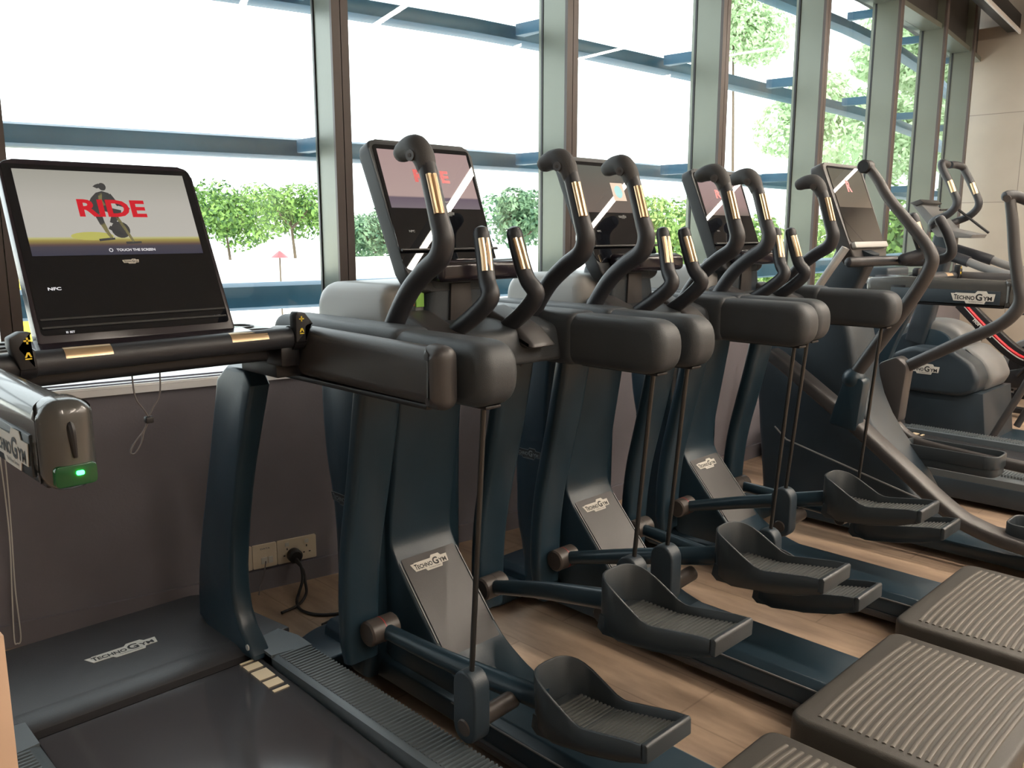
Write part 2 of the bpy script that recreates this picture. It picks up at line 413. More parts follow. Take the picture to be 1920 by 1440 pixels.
LOGO = [(0, .235), (.10, .235), (.10, .25), (.55, .25), (.60, .31), (.80, .31), (.84, .25), (1.0, .25), (.97, .07), (.80, .07), (.77, 0), (.36, 0), (.33, .055), (.07, .055)]
def logo(parent, o, U, V, w, dim=False, name='logo_plate'):
    """stepped gym-brand plate with its lettering; o = lower-left corner on the surface"""
    bm = NB(); U = Vector(U).normalized(); V = Vector(V).normalized(); N = U.cross(V).normalized()
    if dim:
        inner = []
        c = Vector((0.5, 0.15))
        plate(bm, o, U, V, [(a*w, b*w) for a, b in LOGO], 0.0006, 0)
        sc = [((a-0.5)*0.965+0.5, (b-0.155)*0.88+0.155) for a, b in LOGO]
        plate(bm, o, U, V, [(a*w, b*w) for a, b in sc], 0.0003, 1, 0.0006)
        ink = 0
    else:
        plate(bm, o, U, V, [(a*w, b*w) for a, b in LOGO], 0.0012, 0); ink = 1
    oo = Vector(o)+N*(0.0014 if not dim else 0.0011)
    y = .085*w
    text(bm, 'T', oo+U*.075*w+V*y, U, V, .125*w, .075*w, ink, .03)
    text(bm, 'ECHNO', oo+U*.15*w+V*y, U, V, .10*w, .40*w, ink, .03)
    text(bm, 'G', oo+U*.57*w+V*(y-.01*w), U, V, .17*w, .15*w, ink, .03)
    text(bm, 'YM', oo+U*.735*w+V*y, U, V, .10*w, .20*w, ink, .03)
    text(bm, 'The Wellness Company', oo+U*.42*w+V*.02*w, U, V, .04*w, .32*w, ink, .0)
    return finish(name, bm, ['logo_dim' if dim else 'logo', 'ink'], parent)

# ------------------------------------------------------------------ cyclist artwork on the screens (a generic rider on an exercise bike)
def rider(bm, P, k, mi_d, mi_o, mi_w=None):
    """P(u,v) -> point on the screen; k scale"""
    def poly(pts, mi):
        try: f = bm.faces.new([bm.verts.new(P(a*k, b*k)) for a, b in pts]); f.material_index = mi
        except ValueError: pass
    def limb(pts, w, mi):
        for i in range(len(pts)-1):
            a, b = Vector(pts[i]), Vector(pts[i+1]); d = (b-a); n = Vector((-d.y, d.x)).normalized()
            w0, w1 = w[i], w[i+1]
            poly([tuple(a+n*w0), tuple(b+n*w1), tuple(b-n*w1), tuple(a-n*w0)], mi)
    circ = lambda c, r, n=12, sx=1, sy=1: [(c[0]+r*sx*math.cos(2*PI*i/n), c[1]+r*sy*math.sin(2*PI*i/n)) for i in range(n)]
    poly(circ((0.02, 0.90), 0.062, sx=0.85), mi_d)                     # head
    poly([(-0.02, .95), (-.07, .93), (-.11, .90), (-.06, .87), (-.02, .88)], mi_d)   # hair tail
    poly([(-.09, .80), (.0, .83), (.09, .80), (.12, .70), (.04, .60), (-.10, .56), (-.20, .58), (-.22, .64), (-.17, .72)], mi_d)  # torso
    limb([(-.03, .80), (-.05, .69), (-.01, .60)], [.028, .024, .02], mi_o)    # arm
    limb([(.09, .78), (.14, .69), (.18, .60)], [.026, .022, .018], mi_d)
    limb([(-.18, .60), (-.13, .46), (-.10, .30)], [.06, .05, .035], mi_d)    # thigh
    limb([(-.10, .32), (-.06, .18), (-.02, .09)], [.035, .026, .02], mi_o)
    limb([(-.10, .58), (.08, .52), (.20, .50)], [.05, .04, .03], mi_d)
    limb([(.04, .52), (.10, .44), (.04, .32)], [.045, .05, .04], mi_d)
    poly(circ((.13, .22), .13, 18, 1, 1), mi_d)                      # flywheel
    limb([(.12, .42), (.20, .22), (.27, .03)], [.022, .022, .018], mi_o)   # fork
    limb([(-.02, .26), (.06, .20), (.14, .14)], [.03, .03, .02], mi_d)
    limb([(-.20, .06), (-.06, .075), (.02, .08)], [.018, .018, .014], mi_d)  # foot bars
    limb([(.16, .012), (.38, .02)], [.02, .016], mi_d)
    limb([(.16, .62), (.30, .58), (.33, .55)], [.014, .014, .012], mi_d)

# ------------------------------------------------------------------ treadmill
def make_treadmill(xc, label, group, left_arm_logo=True, near=True):
    y0 = 1.5
    t = thing('treadmill', label, 'treadmill', (xc, y0, 0), group)
    X = lambda v: xc+v
    # base frame / side skirts
    bm = NB()
    hood = round_poly([(X(-.36), .34), (X(.36), .34), (X(.36), .93), (X(.415), .98), (X(.415), 1.98), (X(.37), 2.40), (X(.33), 2.47), (X(-.33), 2.47), (X(-.37), 2.40), (X(-.42), 1.98), (X(-.42), .98), (X(-.36), .93)], .03, 3)
    prism(bm, hood, 'z', 0.03, 0.125, .01)
    finish('base_frame', bm, 'plastic', t)
    for s in (-1, 1):
        for yy in (0.5, 2.3):
            bm = NB(); cyl(bm, (X(s*.3), yy, 0), (X(s*.3), yy, .035), .03, bev=.004); finish('foot', bm, 'black', t)
    # motor hood, sloping lip toward the belt
    bm = NB()
    top = [(X(-.41), 2.06), (X(.41), 2.06), (X(.36), 2.42), (X(.31), 2.47), (X(-.31), 2.47), (X(-.36), 2.42)]
    prism(bm, round_poly(top, [.01, .01, .05, .03, .03, .05], 3), 'z', 0.12, 0.183, .005, 3)
    prism(bm, [(2.024, .168), (2.030, .173), (2.066, .1834), (2.10, .1834), (2.10, .12), (2.024, .12)], 'x', X(-.285), X(.285), .001)
    finish('motor_hood', bm, 'hood', t)
    logo(t, (X(-.075), 2.222, .1832), (1, 0, 0), (0, 1, 0), .185, dim=False)
    # belt and deck
    bm = NB(); box(bm, X(-.268), X(.282), .38, 1.998, .12, .166, .008)
    def tilt(bm):
        for v in bm.verts: v.co.z -= max(0, 1.998-v.co.y)*math.tan(math.radians(1.9))
    tilt(bm); finish('running_belt', bm, 'belt', t)
    bm = NB(); box(bm, X(-.27), X(.284), 2.0, 2.03, .12, .150); finish('belt_slot', bm, 'black', t)
    bm = NB()
    for a, b in ((1.985, 1.993), (1.945, 1.974), (1.884, 1.932), (1.840, 1.872), (1.812, 1.823)):
        plate(bm, (X(.220), a, .166), (1, 0, 0), (0, 1, 0), [(0, 0), (.043, 0), (.043, b-a), (0, b-a)], .0006)
    tilt(bm); finish('belt_marking', bm, 'beltmark', t)
    # ribbed foot rails
    for s in (-1, 1):
        bm = NB()
        xi, xo = X(s*.287 if s > 0 else -.273), X(s*.415)
        a, b = min(xi, xo), max(xi, xo)
        prism(bm, [(xi, .12), (xi, .176), (xi+s*.012, .181), (xo-s*.02, .172), (xo, .155), (xo, .12)], 'y', .96, 2.0, .003)
        # smooth front cap
        lo = [bm.verts.new(p) for p in ((xi, 1.945, .12), (xo, 1.945, .12), (xo-s*.004, 2.02, .12), (xo-s*.020, 2.09, .12), (xi, 2.05, .12))]
        hi = [bm.verts.new(p) for p in ((xi, 1.945, .184), (xo-s*.006, 1.945, .172), (xo-s*.010, 2.01, .178), (xo-s*.035, 2.075, .184), (xi, 2.05, .187))]
        bm.faces.new(hi); bm.faces.new(lo)
        for i in range(5): bm.faces.new((lo[i], lo[(i+1) % 5], hi[(i+1) % 5], hi[i]))
        # transverse ribs, a part of the rail's moulding
        yy = 1.935
        while yy > .98:
            prism(bm, [(yy-.0080, .172), (yy-.006, .1832), (yy-.001, .1832), (yy+.001, .172)], 'x', a+.018, b-.022, 0)
            yy -= .0135
        o = finish('foot_rail', bm, 'rail', t)
    # side columns
    for s in (-1, 1):
        bm = NB()
        prof = [(1.89, .955), (1.955, .80), (2.01, .66), (2.055, .50), (2.08, .36), (2.06, .25), (1.98, .185), (1.98, .16), (2.30, .16), (2.29, .30), (2.25, .45), (2.19, .62), (2.13, .80), (2.08, .955)]
        x_a, x_b = (X(.250), X(.306)) if s > 0 else (X(-.385), X(-.330))
        prism(bm, smooth_poly(prof, 1), 'x', x_a, x_b, .012, 3)
        c = finish('column', bm, 'paint', t)
        bm = NB(); cyl(bm, (x_a if s > 0 else x_b, 2.0, .2), (x_a-.003 if s > 0 else x_b+.003, 2.0, .2), .008); finish('bolt', bm, 'silver', c)
        bm = NB(); box(bm, x_a-.01, x_b+.004, 1.76, 1.93, .955, 1.0, .006); box(bm, x_a-.012, x_b-.02, 1.73, 1.80, .985, 1.03, .004)
        finish('bracket', bm, 'black', t)
    # arms
    for s in (-1, 1):
        bm = NB()
        xa, xb = (X(.298), X(.352)) if s > 0 else (X(-.395), X(-.330))
        prof = round_poly([(1.250, .948), (1.250, 1.066), (1.75, 1.072), (1.93, 1.058), (1.93, .985), (1.80, .952)], [.045, .05, .03, .03, .03, .03], 6)
        prism(bm, prof, 'x', xa, xb, .028, 6)
        arm = finish('arm', bm, 'arm' if s < 0 else 'slab', t)
        bm = NB()
        prof = round_poly([(1.243, .943), (1.243, 1.071), (1.300, 1.073), (1.300, .942)], [.040, .050, .008, .008], 6)
        prism(bm, prof, 'x', xa-.004, xb+.004, .030, 6)
        finish('end_cap', bm, 'arm' if s < 0 else 'slab', arm)
        if s < 0 and near: arm.location = (0, -.012, -.008)
        # dark underside strip
        bm = NB(); prism(bm, [(1.30, .940), (1.30, .952), (1.86, .952), (1.84, .940)], 'x', xa+.01, xb-.01, .003); finish('underside_trim', bm, 'black', arm)
        if s < 0:
            bm = NB(); box(bm, xa-.004, xa+.004, 1.31, 1.80, .955, 1.018, .003); finish('side_panel', bm, 'plastic', arm)
            logo(arm, (xa-.005, 1.50 if near else 1.52, .958), (0, -1, 0), (0, 0, 1), .19)
            if near:
                bm = NB()
                sweep(bm, [(xb-.034, 1.252, 1.045), (xb-.033, 1.242, 1.030), (xb-.031, 1.240, .992)], [.005, .0055, .003], 8, 4); finish('slot', bm, 'black', arm)
                bm = NB(); prism(bm, round_poly([(xa+.006, .952), (xb-.004, .952), (xb-.004, .982), (xa+.006, .982)], .008), 'y', 1.241, 1.262, .002); finish('status_lens', bm, 'led_lens', arm)
                bm = NB(); box(bm, xb-.032, xb-.022, 1.237, 1.243, .967, .973, .002); finish('status_light', bm, 'led_green', arm, )
    # handlebar
    bm = NB(); sweep(bm, [(X(-.335), 1.74, 1.046), (X(.32), 1.74, 1.050)], .024, 20, 0, up=(0, 1, 0)); hb = finish('handlebar', bm, 'rubber', t)
    bm = NB(); box(bm, X(-.30), X(.22), 1.745, 1.80, 1.000, 1.045, .012, 3); finish('bar_underside', bm, 'black', t)
    for sx in (-.172, .160):
        bm = NB()
        r = .0248; w = .043
        prev = None
        for k in range(7):
            a = math.radians(100+k*11); y = 1.74+r*math.cos(a); z = 1.048+r*math.sin(a)
            cur = (bm.verts.new((X(sx-w), y, z)), bm.verts.new((X(sx+w), y, z)))
            if prev: bm.faces.new((prev[0], prev[1], cur[1], cur[0]))
            prev = cur
        bmesh.ops.solidify(bm, geom=list(bm.faces), thickness=.0008)
        finish('hand_sensor', bm, 'sensor', hb)
    # speed and incline paddles
    for s in (-1, 1):
        bm = NB(); px = X(s*.280)
        prism(bm, round_poly([(px-.015, 1.04), (px+.013, 1.04), (px+.013, 1.075), (px+.022*s+.010, 1.080), (px+.010, 1.108), (px-.010, 1.110), (px-.030 if s < 0 else px-.014, 1.100), (px-.030 if s < 0 else px-.014, 1.082)], .004), 'y', 1.708, 1.738, .004)
        sweep(bm, [(px-.014, 1.74, 1.048), (px+.014, 1.74, 1.048)], .0285, 20, 0)
        pd = finish('control_paddle', bm, 'black', t)
        bm = NB()
        for (a0, b0, a1, b1) in ((-.006, 1.0925, .006, 1.0955), (-.0015, 1.088, .0015, 1.100), (-.0055, 1.060, .0055, 1.062), (-.006, 1.048, .006, 1.051)):
            plate(bm, (px-.001+a0, 1.7068 if b0 > 1.055 else 1.7105, b0), (1, 0, 0), (0, 0, 1), [(0, 0), (a1-a0, 0), (a1-a0, b1-b0), (0, b1-b0)], .0014)
        plate(bm, (px-.001, 1.7068, 1.064), (1, 0, 0), (0, 0, 1), [(-.006, 0), (-.003, 0), (0, .006), (.003, 0), (.006, 0), (.002, .009), (-.002, .009)], .0014)
        finish('paddle_symbol', bm, 'yellow', pd)
    # console
    if near:
        p0 = Vector((xc, 1.893, 1.060)); u = Vector((0, .184, .380)).normalized(); n = Vector((0, -u.z, u.y)); H = .422; W = .212
        U = Vector((1, 0, 0))
        def Pc(a, b, c=0): return p0+U*a+u*b+n*c
        def cplate(outline, c0, c1, mname, nm, par, bev=.0):
            bm = NB(); va = [bm.verts.new(Pc(a, b, c0)) for a, b in outline]; vb = [bm.verts.new(Pc(a, b, c1)) for a, b in outline]
            k = len(outline); fa = bm.faces.new(va); fb = bm.faces.new(list(reversed(vb)))
            for i in range(k): bm.faces.new((va[i], va[(i+1) % k], vb[(i+1) % k], vb[i]))
            if bev: bmesh.ops.bevel(bm, geom=list({e for f in (fa, fb) for e in f.edges}), offset=bev, segments=3, affect='EDGES', profile=.5, clamp_overlap=True)
            return finish(nm, bm, mname, par)
        rect = lambda a, b, c, d, r=0: round_poly([(a, b), (c, b), (c, d), (a, d)], r, 5) if r else [(a, b), (c, b), (c, d), (a, d)]
        con = cplate(round_poly([(-W, 0), (W, 0), (W-.005, H), (-W+.005, H)], [.006, .006, .028, .028], 6), -.030, 0, 'bezel', 'console', t, .005)
        cplate(round_poly([(-W+.006, -.0), (W-.006, -.0), (W-.02, H-.02), (-W+.02, H-.02)], .02, 4), -.055, -.028, 'grey', 'console_back', con, .006)
        cplate(rect(-W+.010, .02, W-.010, H-.012, .010), .0005, .0015, 'gloss', 'front_glass', con)
        disp = cplate(rect(-.184, .196, .184, .398), .0018, .0022, 'scr_ride', 'display', con)
        bm = NB()
        PP = lambda a, b: Pc(a, b, .0026)
        bm2 = NB()
        for v in ((-.07, .236), ):
            ring = [bm2.verts.new(Pc(-.055+.045*math.cos(2*PI*i/16), .241+.010*math.sin(2*PI*i/16), .0024)) for i in range(16)]
            bm2.faces.new(ring)
        finish('screen_glow', bm2, 'e_yel', disp)
        rider(bm, lambda a, b: Pc(-.012+a, .222+b, .0026), .155, 0, 1)
        finish('screen_rider', bm, ['e_fig', 'e_fig2'], disp)
        bm = NB(); text(bm, 'RIDE', Pc(-.071, .287, .003), U, u, .042, .146, 0, .035); finish('screen_title', bm, 'e_red', disp)
        bm = NB(); text(bm, 'TOUCH THE SCREEN', Pc(-.012, .204, .0027), U, u, .0062, .085, 0, .03)
        ring = [(Pc(-.024+.0045*math.cos(a*PI/6), .207+.0045*math.sin(a*PI/6), .0027), Pc(-.024+.0030*math.cos(a*PI/6), .207+.0030*math.sin(a*PI/6), .0027)) for a in range(12)]
        rv = [(bm.verts.new(a), bm.verts.new(b)) for a, b in ring]
        for i in range(12): bm.faces.new((rv[i][0], rv[(i+1) % 12][0], rv[(i+1) % 12][1], rv[i][1]))
        finish('screen_caption', bm, 'e_white', disp)
        logo(con, Pc(-.006, .174, .0018), U, u, .036)
        bm = NB(); text(bm, 'NFC', Pc(-.170, .118, .002), U, u, .007, .026, 0, .03)
        text(bm, 'o', Pc(.168, .035, .002), U, u, .004, .004, 0, .03); text(bm, 'USB', Pc(.176, .035, .002), U, u, .004, .009, 0, .03)
        text(bm, 'II', Pc(-.155, .022, .002), U, u, .0045, .004, 0, .03); text(bm, 'SET', Pc(-.148, .022, .002), U, u, .0045, .010, 0, .03)
        finish('console_print', bm, 'e_white', con)
        bm = NB()
        for b in (.052, .034):
            plate(bm, Pc(-W+.014, b, .0012), U, u, [(0, 0), (2*W-.028, 0), (2*W-.028, .004), (0, .004)], .003)
        finish('console_ledge', bm, 'black', con)
    # control shelf between console and bar, with stop switch and slim keys
    bm = NB(); prism(bm, [(1.755, 1.035), (1.755, 1.052), (1.90, 1.064), (1.95, 1.064), (1.95, 1.02), (1.78, 1.02)], 'x', X(-.235), X(.235), .004); sh = finish('control_shelf', bm, 'bezel', t)
    bm = NB(); plate(bm, (X(-.046), 1.775, 1.0540), (1, 0, 0), (0, .996, .083), [(0, 0), (.105, 0), (.105, .030), (0, .030)], .006); finish('stop_switch', bm, 'red', sh)
    bm = NB(); plate(bm, (X(-.150), 1.800, 1.0565), (1, 0, 0), (0, .996, .083), [(0, 0), (.075, 0), (.075, .008), (0, .008)], .002); finish('slim_key', bm, 'grey', sh)
    # side trays with cup rings
    for s in (-1, 1):
        bm = NB(); prism(bm, round_poly([(X(s*.205), 1.80), (X(s*.33), 1.80), (X(s*.335), 2.10), (X(s*.20), 2.10)], .02), 'z', 1.025, 1.052, .006); tr_ = finish('side_tray', bm, 'silver', t)
        bm = NB()
        for yy in (1.87, 2.0):
            ring = []
            for k in range(25):
                a = 2*PI*k/24; ring.append((X(s*.268)+.040*math.cos(a), yy+.040*math.sin(a), 1.053))
            sweep(bm, ring, .0035, 6, 0)
        finish('cup_ring', bm, 'black', tr_)
    # centre duct joining console to front beam
    bm = NB(); box(bm, X(-.14), X(.14), 1.92, 2.04, .985, 1.10, .02, 3); box(bm, X(-.31), X(.31), 1.93, 2.02, .975, 1.03, .012); finish('cross_beam', bm, 'plastic', t)
    if not near: t.location.y -= .09
    if near:
        # safety lanyard hanging from the bar
        bm = NB()
        sweep(bm, [(X(-.077), 1.775, 1.008), (X(-.077), 1.765, .955), (X(-.062), 1.76, .925), (X(-.055), 1.76, .908)], .0016, 6, 6)
        sweep(bm, [(X(-.019), 1.775, 1.006), (X(-.027), 1.765, .955), (X(-.047), 1.76, .925), (X(-.055), 1.76, .908)], .0016, 6, 6)
        sweep(bm, [(X(-.055), 1.76, .905), (X(-.066), 1.76, .885), (X(-.090), 1.76, .858), (X(-.097), 1.76, .842), (X(-.088), 1.76, .840), (X(-.074), 1.76, .858), (X(-.068), 1.76, .880), (X(-.058), 1.76, .900)], .0018, 6, 6)
        l = finish('safety_lanyard', bm, 'greycord', t)
        bm = NB(); box(bm, X(-.063), X(-.047), 1.752, 1.768, .898, .912, .003); finish('cord_lock', bm, 'black', l)
    return t

# ------------------------------------------------------------------ suspended-pedal elliptical trainer
def pedal_parts(root, xc, side, dz, pitch, name='pedal'):
    """side -1/+1, dz lift relative to the high position, pitch in degrees"""
    xi = xc+side*.035; xo = xc+side*.190
    a, b = min(xi, xo), max(xi, xo)
    piv = Vector((0, 1.21, .40))
    rot = Matrix.Rotation(math.radians(pitch), 4, 'X')
    def tf(bm):
        for v in bm.verts:
            v.co = rot @ (v.co-piv)+piv+Vector((0, 0, dz))
    bm = NB()
    def zt(y):      # rim height along the side
        K = [(.888, .449), (.93, .446), (1.055, .425), (1.075, .428), (1.12, .452), (1.16, .474), (1.19, .486), (1.225, .494)]
        for (y0_, z0_), (y1_, z1_) in zip(K, K[1:]):
            if y <= y1_: q = max(0, (y-y0_)/(y1_-y0_)); return z0_*(1-q)+z1_*q
        return K[-1][1]
    def zb(y):
        K = [(.888, .408), (.96, .384), (1.05, .364), (1.15, .350), (1.20, .356), (1.225, .366)]
        for (y0_, z0_), (y1_, z1_) in zip(K, K[1:]):
            if y <= y1_: q = max(0, (y-y0_)/(y1_-y0_)); return z0_*(1-q)+z1_*q
        return K[-1][1]
    cx = (a+b)/2; hw = (b-a)/2; path = []
    for y in (.900, .93, .97, 1.01, 1.045, 1.06, 1.08, 1.10, 1.12): path.append((-hw, y))
    for k in range(1, 16):
        an = PI*k/16; path.append((-hw*math.copysign(abs(math.cos(an))**.62, math.cos(an)), 1.12+.103*math.sin(an)**.75))
    for y in (1.12, 1.10, 1.08, 1.06, 1.045, 1.01, .97, .93, .900): path.append((hw, y))
    n = len(path); rg = []
    for k, (px, py) in enumerate(path):
        p0_, p1_ = path[max(0, k-1)], path[min(n-1, k+1)]; d = Vector((p1_[0]-p0_[0], p1_[1]-p0_[1])).normalized(); nx, ny = d.y, -d.x   # inward
        t_, z1_, z0_ = .0065, zt(py), zb(py)
        q = [(0.012, z0_), (0, z0_+.016), (-.001, (z0_+z1_)/2), (.0, z1_-.002), (.0015, z1_), (t_-.0015, z1_), (t_, z1_-.002), (t_+.002, z0_+.02), (.012, z0_+.004)]
        rg.append([bm.verts.new((cx+px+nx*o, py+ny*o, z)) for o, z in q])
    m_ = len(rg[0])
    for k in range(n-1):
        for c in range(m_): bm.faces.new((rg[k][c], rg[k][(c+1) % m_], rg[k+1][(c+1) % m_], rg[k+1][c]))
    bm.faces.new(rg[0]); bm.faces.new(rg[-1])
    # tray bottom following the side curve
    prism(bm, [(.892, .408), (.890, .432), (1.06, .404), (1.14, .398), (1.205, .40), (1.212, .366), (1.195, .352), (1.05, .362), (.96, .382)], 'x', a+.010, b-.010, .003)
    prism(bm, round_poly([(.886, .412), (.885, .447), (.890, .452), (.900, .450), (.905, .41)], .003), 'x', a+.002, b-.002, .004)
    tf(bm); p = finish(name, bm, 'pedal', root)
    bm = NB()
    # ribbed tread mat
    yy = .905
    while yy < 1.17:
        zz = .434-(yy-.890)*(.030/.17) if yy < 1.06 else .404-.002
        prism(bm, [(yy, zz-.004), (yy+.0015, zz+.0032), (yy+.0065, zz+.0026), (yy+.008, zz-.005)], 'x', a+.014, b-.014, 0)
        yy += .0115
    tf(bm); finish('tread_mat', bm, 'pedal_mat', p)
    return p

def make_vario(xc, dy, label, lift, screen, group='suspended-pedal elliptical trainers in the middle of the row', sticker=False):
    """lift: (dz_left, pitch_left, dz_right, pitch_right)"""
    y0 = 1.4
    t = thing('elliptical_trainer', label, 'elliptical trainer', (xc, y0, 0), group)
    X = lambda v: xc+v
    # --- rear step platform
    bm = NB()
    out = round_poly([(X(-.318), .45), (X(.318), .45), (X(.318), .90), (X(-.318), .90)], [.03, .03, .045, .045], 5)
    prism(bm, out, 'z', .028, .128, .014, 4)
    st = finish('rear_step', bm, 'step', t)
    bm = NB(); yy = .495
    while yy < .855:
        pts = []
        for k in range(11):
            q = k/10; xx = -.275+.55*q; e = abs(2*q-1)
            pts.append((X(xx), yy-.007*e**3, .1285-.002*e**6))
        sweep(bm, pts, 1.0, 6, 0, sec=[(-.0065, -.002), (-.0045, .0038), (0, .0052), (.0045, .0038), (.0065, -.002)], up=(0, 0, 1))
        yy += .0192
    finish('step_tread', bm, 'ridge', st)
    for s in (-1, 1):
        for yy2 in (.52, .84):
            bm = NB(); cyl(bm, (X(s*.26), yy2, 0), (X(s*.26), yy2, .032), .022, bev=.003); finish('step_foot', bm, 'black', t)
    bm = NB(); prism(bm, round_poly([(X(-.055), .062), (X(-.015), .062), (X(-.015), .085), (X(-.055), .085)], .009), 'y', .447, .4505, .001); finish('step_badge', bm, 'white_plastic', t)
    # --- floor rail
    bm = NB(); prism(bm, round_poly([(X(-.125), .048), (X(-.120), .098), (X(-.10), .118), (X(.10), .118), (X(.120), .098), (X(.125), .048)], .006), 'y', .80, 2.15, .004)
    fr = finish('floor_rail', bm, 'paint', t)
    bm = NB()
    for s in (-1, 1):
        box(bm, X(s*.1225)-.002, X(s*.1225)+.002, .88, 1.55, .096, .1005, .001)
    finish('rail_trim', bm, 'grey', fr)
    bm = NB(); box(bm, X(-.135), X(.135), .82, 1.50, .030, .050, .004); finish('rail_flange', bm, 'slab', fr)
    # --- front foot
    bm = NB(); prism(bm, round_poly([(X(-.262), 2.00), (X(.262), 2.00), (X(.262), 2.15), (X(.12), 2.21), (X(-.12), 2.21), (X(-.262), 2.15)], .03), 'z', .015, .075, .012, 3); finish('front_foot', bm, 'paint', t)
    for s in (-1, 1):
        bm = NB(); cyl(bm, (X(s*.23), 2.09, 0), (X(s*.23), 2.09, .02), .025); finish('levelling_foot', bm, 'black', t)
    # --- flywheel shell
    bm = NB()
    prof = [(2.045, .99), (2.043, .86), (2.04, .75), (2.028, .65), (2.005, .56), (1.995, .45), (1.995, .32), (1.965, .22), (1.955, .10), (1.955, .05), (1.84, .05), (1.84, .50), (1.83, .80), (1.80, .99)]
    prism(bm, smooth_poly(prof, 1), 'x', X(-.175), X(.175), .03, 4)
    sh = finish('flywheel_shell', bm, 'paint', t)
    logo(sh, (X(-.1755), 1.995, .545), (0, -1, 0), (0, 0, 1), .125, dim=True)
    bm = NB()
    prof = round_poly([(2.046, .985), (2.046, 1.155), (1.70, 1.162), (1.69, .985)], [.04, .085, .05, .04], 7)
    prism(bm, prof, 'x', X(-.178), X(.178), .042, 6)
    finish('top_dome', bm, 'silver', t)
    # --- bridge between the beams
    bm = NB(); prism(bm, round_poly([(1.50, .955), (1.52, 1.045), (1.60, 1.068), (1.94, 1.068), (1.97, 1.02), (1.95, .955)], .02), 'x', X(-.29), X(.29), .012, 3)
    finish('bridge_cover', bm, 'plastic_soft', t)
    for s in (-1, 1):
        bm = NB()
        prism(bm, round_poly([(1.46, 1.000), (1.62, 1.000), (1.70, 1.085), (1.66, 1.10), (1.52, 1.050)], .02), 'x', X(s*.13)-.045, X(s*.13)+.045, .012, 3)
        finish('handle_socket', bm, 'slab', t)
    # --- centre body slab
    bm = NB()
    prof = [(1.735, 1.0), (1.757, .85), (1.79, .65), (1.815, .50), (1.815, .445), (1.785, .395), (1.60, .19), (1.50, .135), (1.40, .112), (1.40, .06), (1.75, .06), (1.90, .16), (1.96, .45), (1.93, .70), (1.90, 1.0)]
    prism(bm, round_poly(prof, [.01, .05, .05, .04, .02, .04, .04, .05, .01, .01, .02, .05, .08, .05, .01], 4), 'x', X(-.108), X(.108), .008, 3)
    body = finish('centre_column', bm, 'paint', t)
    d = Vector((0, 1.60-1.785, .19-.395)).normalized(); nn = Vector((0, -.74, .67))
    up = -d; nrm = Vector((1, 0, 0)).cross(up)
    s0 = Vector((xc, 1.790, .4005))
    bm = NB()
    plate(bm, s0+nrm*(-.001), (1, 0, 0), up, round_poly([(-.094, -.285), (.094, -.285), (.094, .004), (-.094, .004)], .006), .0045)
    pan = finish('front_panel', bm, 'slab', body)
    for s in (-1, 1):
        bm = NB(); plate(bm, s0, (1, 0, 0), up, [(s*.100-.0018, -.24), (s*.100+.0018, -.24), (s*.100+.0018, -.004), (s*.100-.0018, -.004)], .0035)
        finish('edge_trim', bm, 'grey', body)
    logo(pan, s0+Vector((-.074, 0, 0))+up*(-.048)+nrm*.0037, (1, 0, 0), up, .128)
    # --- beams
    for s in (-1, 1):
        bm = NB()
        xa, xb = (X(-.335), X(-.232)) if s < 0 else (X(.232), X(.335))
        prism(bm, round_poly([(1.185, .943), (1.185, 1.077), (1.96, 1.077), (1.99, 1.03), (1.96, .943)], [.066, .066, .03, .03, .03], 8), 'x', xa, xb, .030, 6)
        b = finish('side_beam', bm, 'plastic_soft', t)
        bm = NB(); prism(bm, round_poly([(1.46, .941), (1.46, 1.082), (1.975, 1.082), (1.995, 1.03), (1.965, .941)], [.03, .03, .03, .03, .03], 5), 'x', xa-.004, xb+.004, .026, 5)
        finish('beam_sleeve', bm, 'plastic_soft', b)
        if s < 0: logo(b, (xa-.0008, 1.45, .985), (0, -1, 0), (0, 0, 1), .165)
        bm = NB(); box(bm, (xa+xb)/2-.022, (xa+xb)/2+.022, 1.215, 1.46, .940, .948, .004); finish('beam_slot', bm, 'black', b)
    # --- console
    p0 = Vector((xc, 1.656, 1.175)); u = Vector((0, .122, .305)).normalized(); n = Vector((0, -u.z, u.y)); U = Vector((1, 0, 0))
    Pc = lambda a, b, c=0: p0+U*a+u*b+n*c
    def cplate(outline, c0, c1, mname, nm, par, bev=.0):
        bm = NB(); va = [bm.verts.new(Pc(a, b, c0)) for a, b in outline]; vb = [bm.verts.new(Pc(a, b, c1)) for a, b in outline]
        k = len(outline); fa = bm.faces.new(va); fb = bm.faces.new(list(reversed(vb)))
        for i in range(k): bm.faces.new((va[i], va[(i+1) % k], vb[(i+1) % k], vb[i]))
        if bev: bmesh.ops.bevel(bm, geom=list({e for f in (fa, fb) for e in f.edges}), offset=bev, segments=3, affect='EDGES', profile=.5, clamp_overlap=True)
        return finish(nm, bm, mname, par)
    H = .362; W = .168
    con = cplate(round_poly([(-W+.02, -.035), (W-.02, -.035), (W, H), (-W, H)], [.06, .06, .026, .026], 6), -.045, 0, 'plastic_soft', 'console', t, .007)
    cplate(round_poly([(-W+.013, .02), (W-.013, .02), (W-.012, H-.014), (-W+.012, H-.014)], [.03, .03, .012, .012], 5), .0002, .0018, 'gloss', 'front_glass', con)
    disp = cplate([(-.146, .182), (.146, .182), (.146, .336), (-.146, .336)], .0020, .0024, screen, 'display', con)
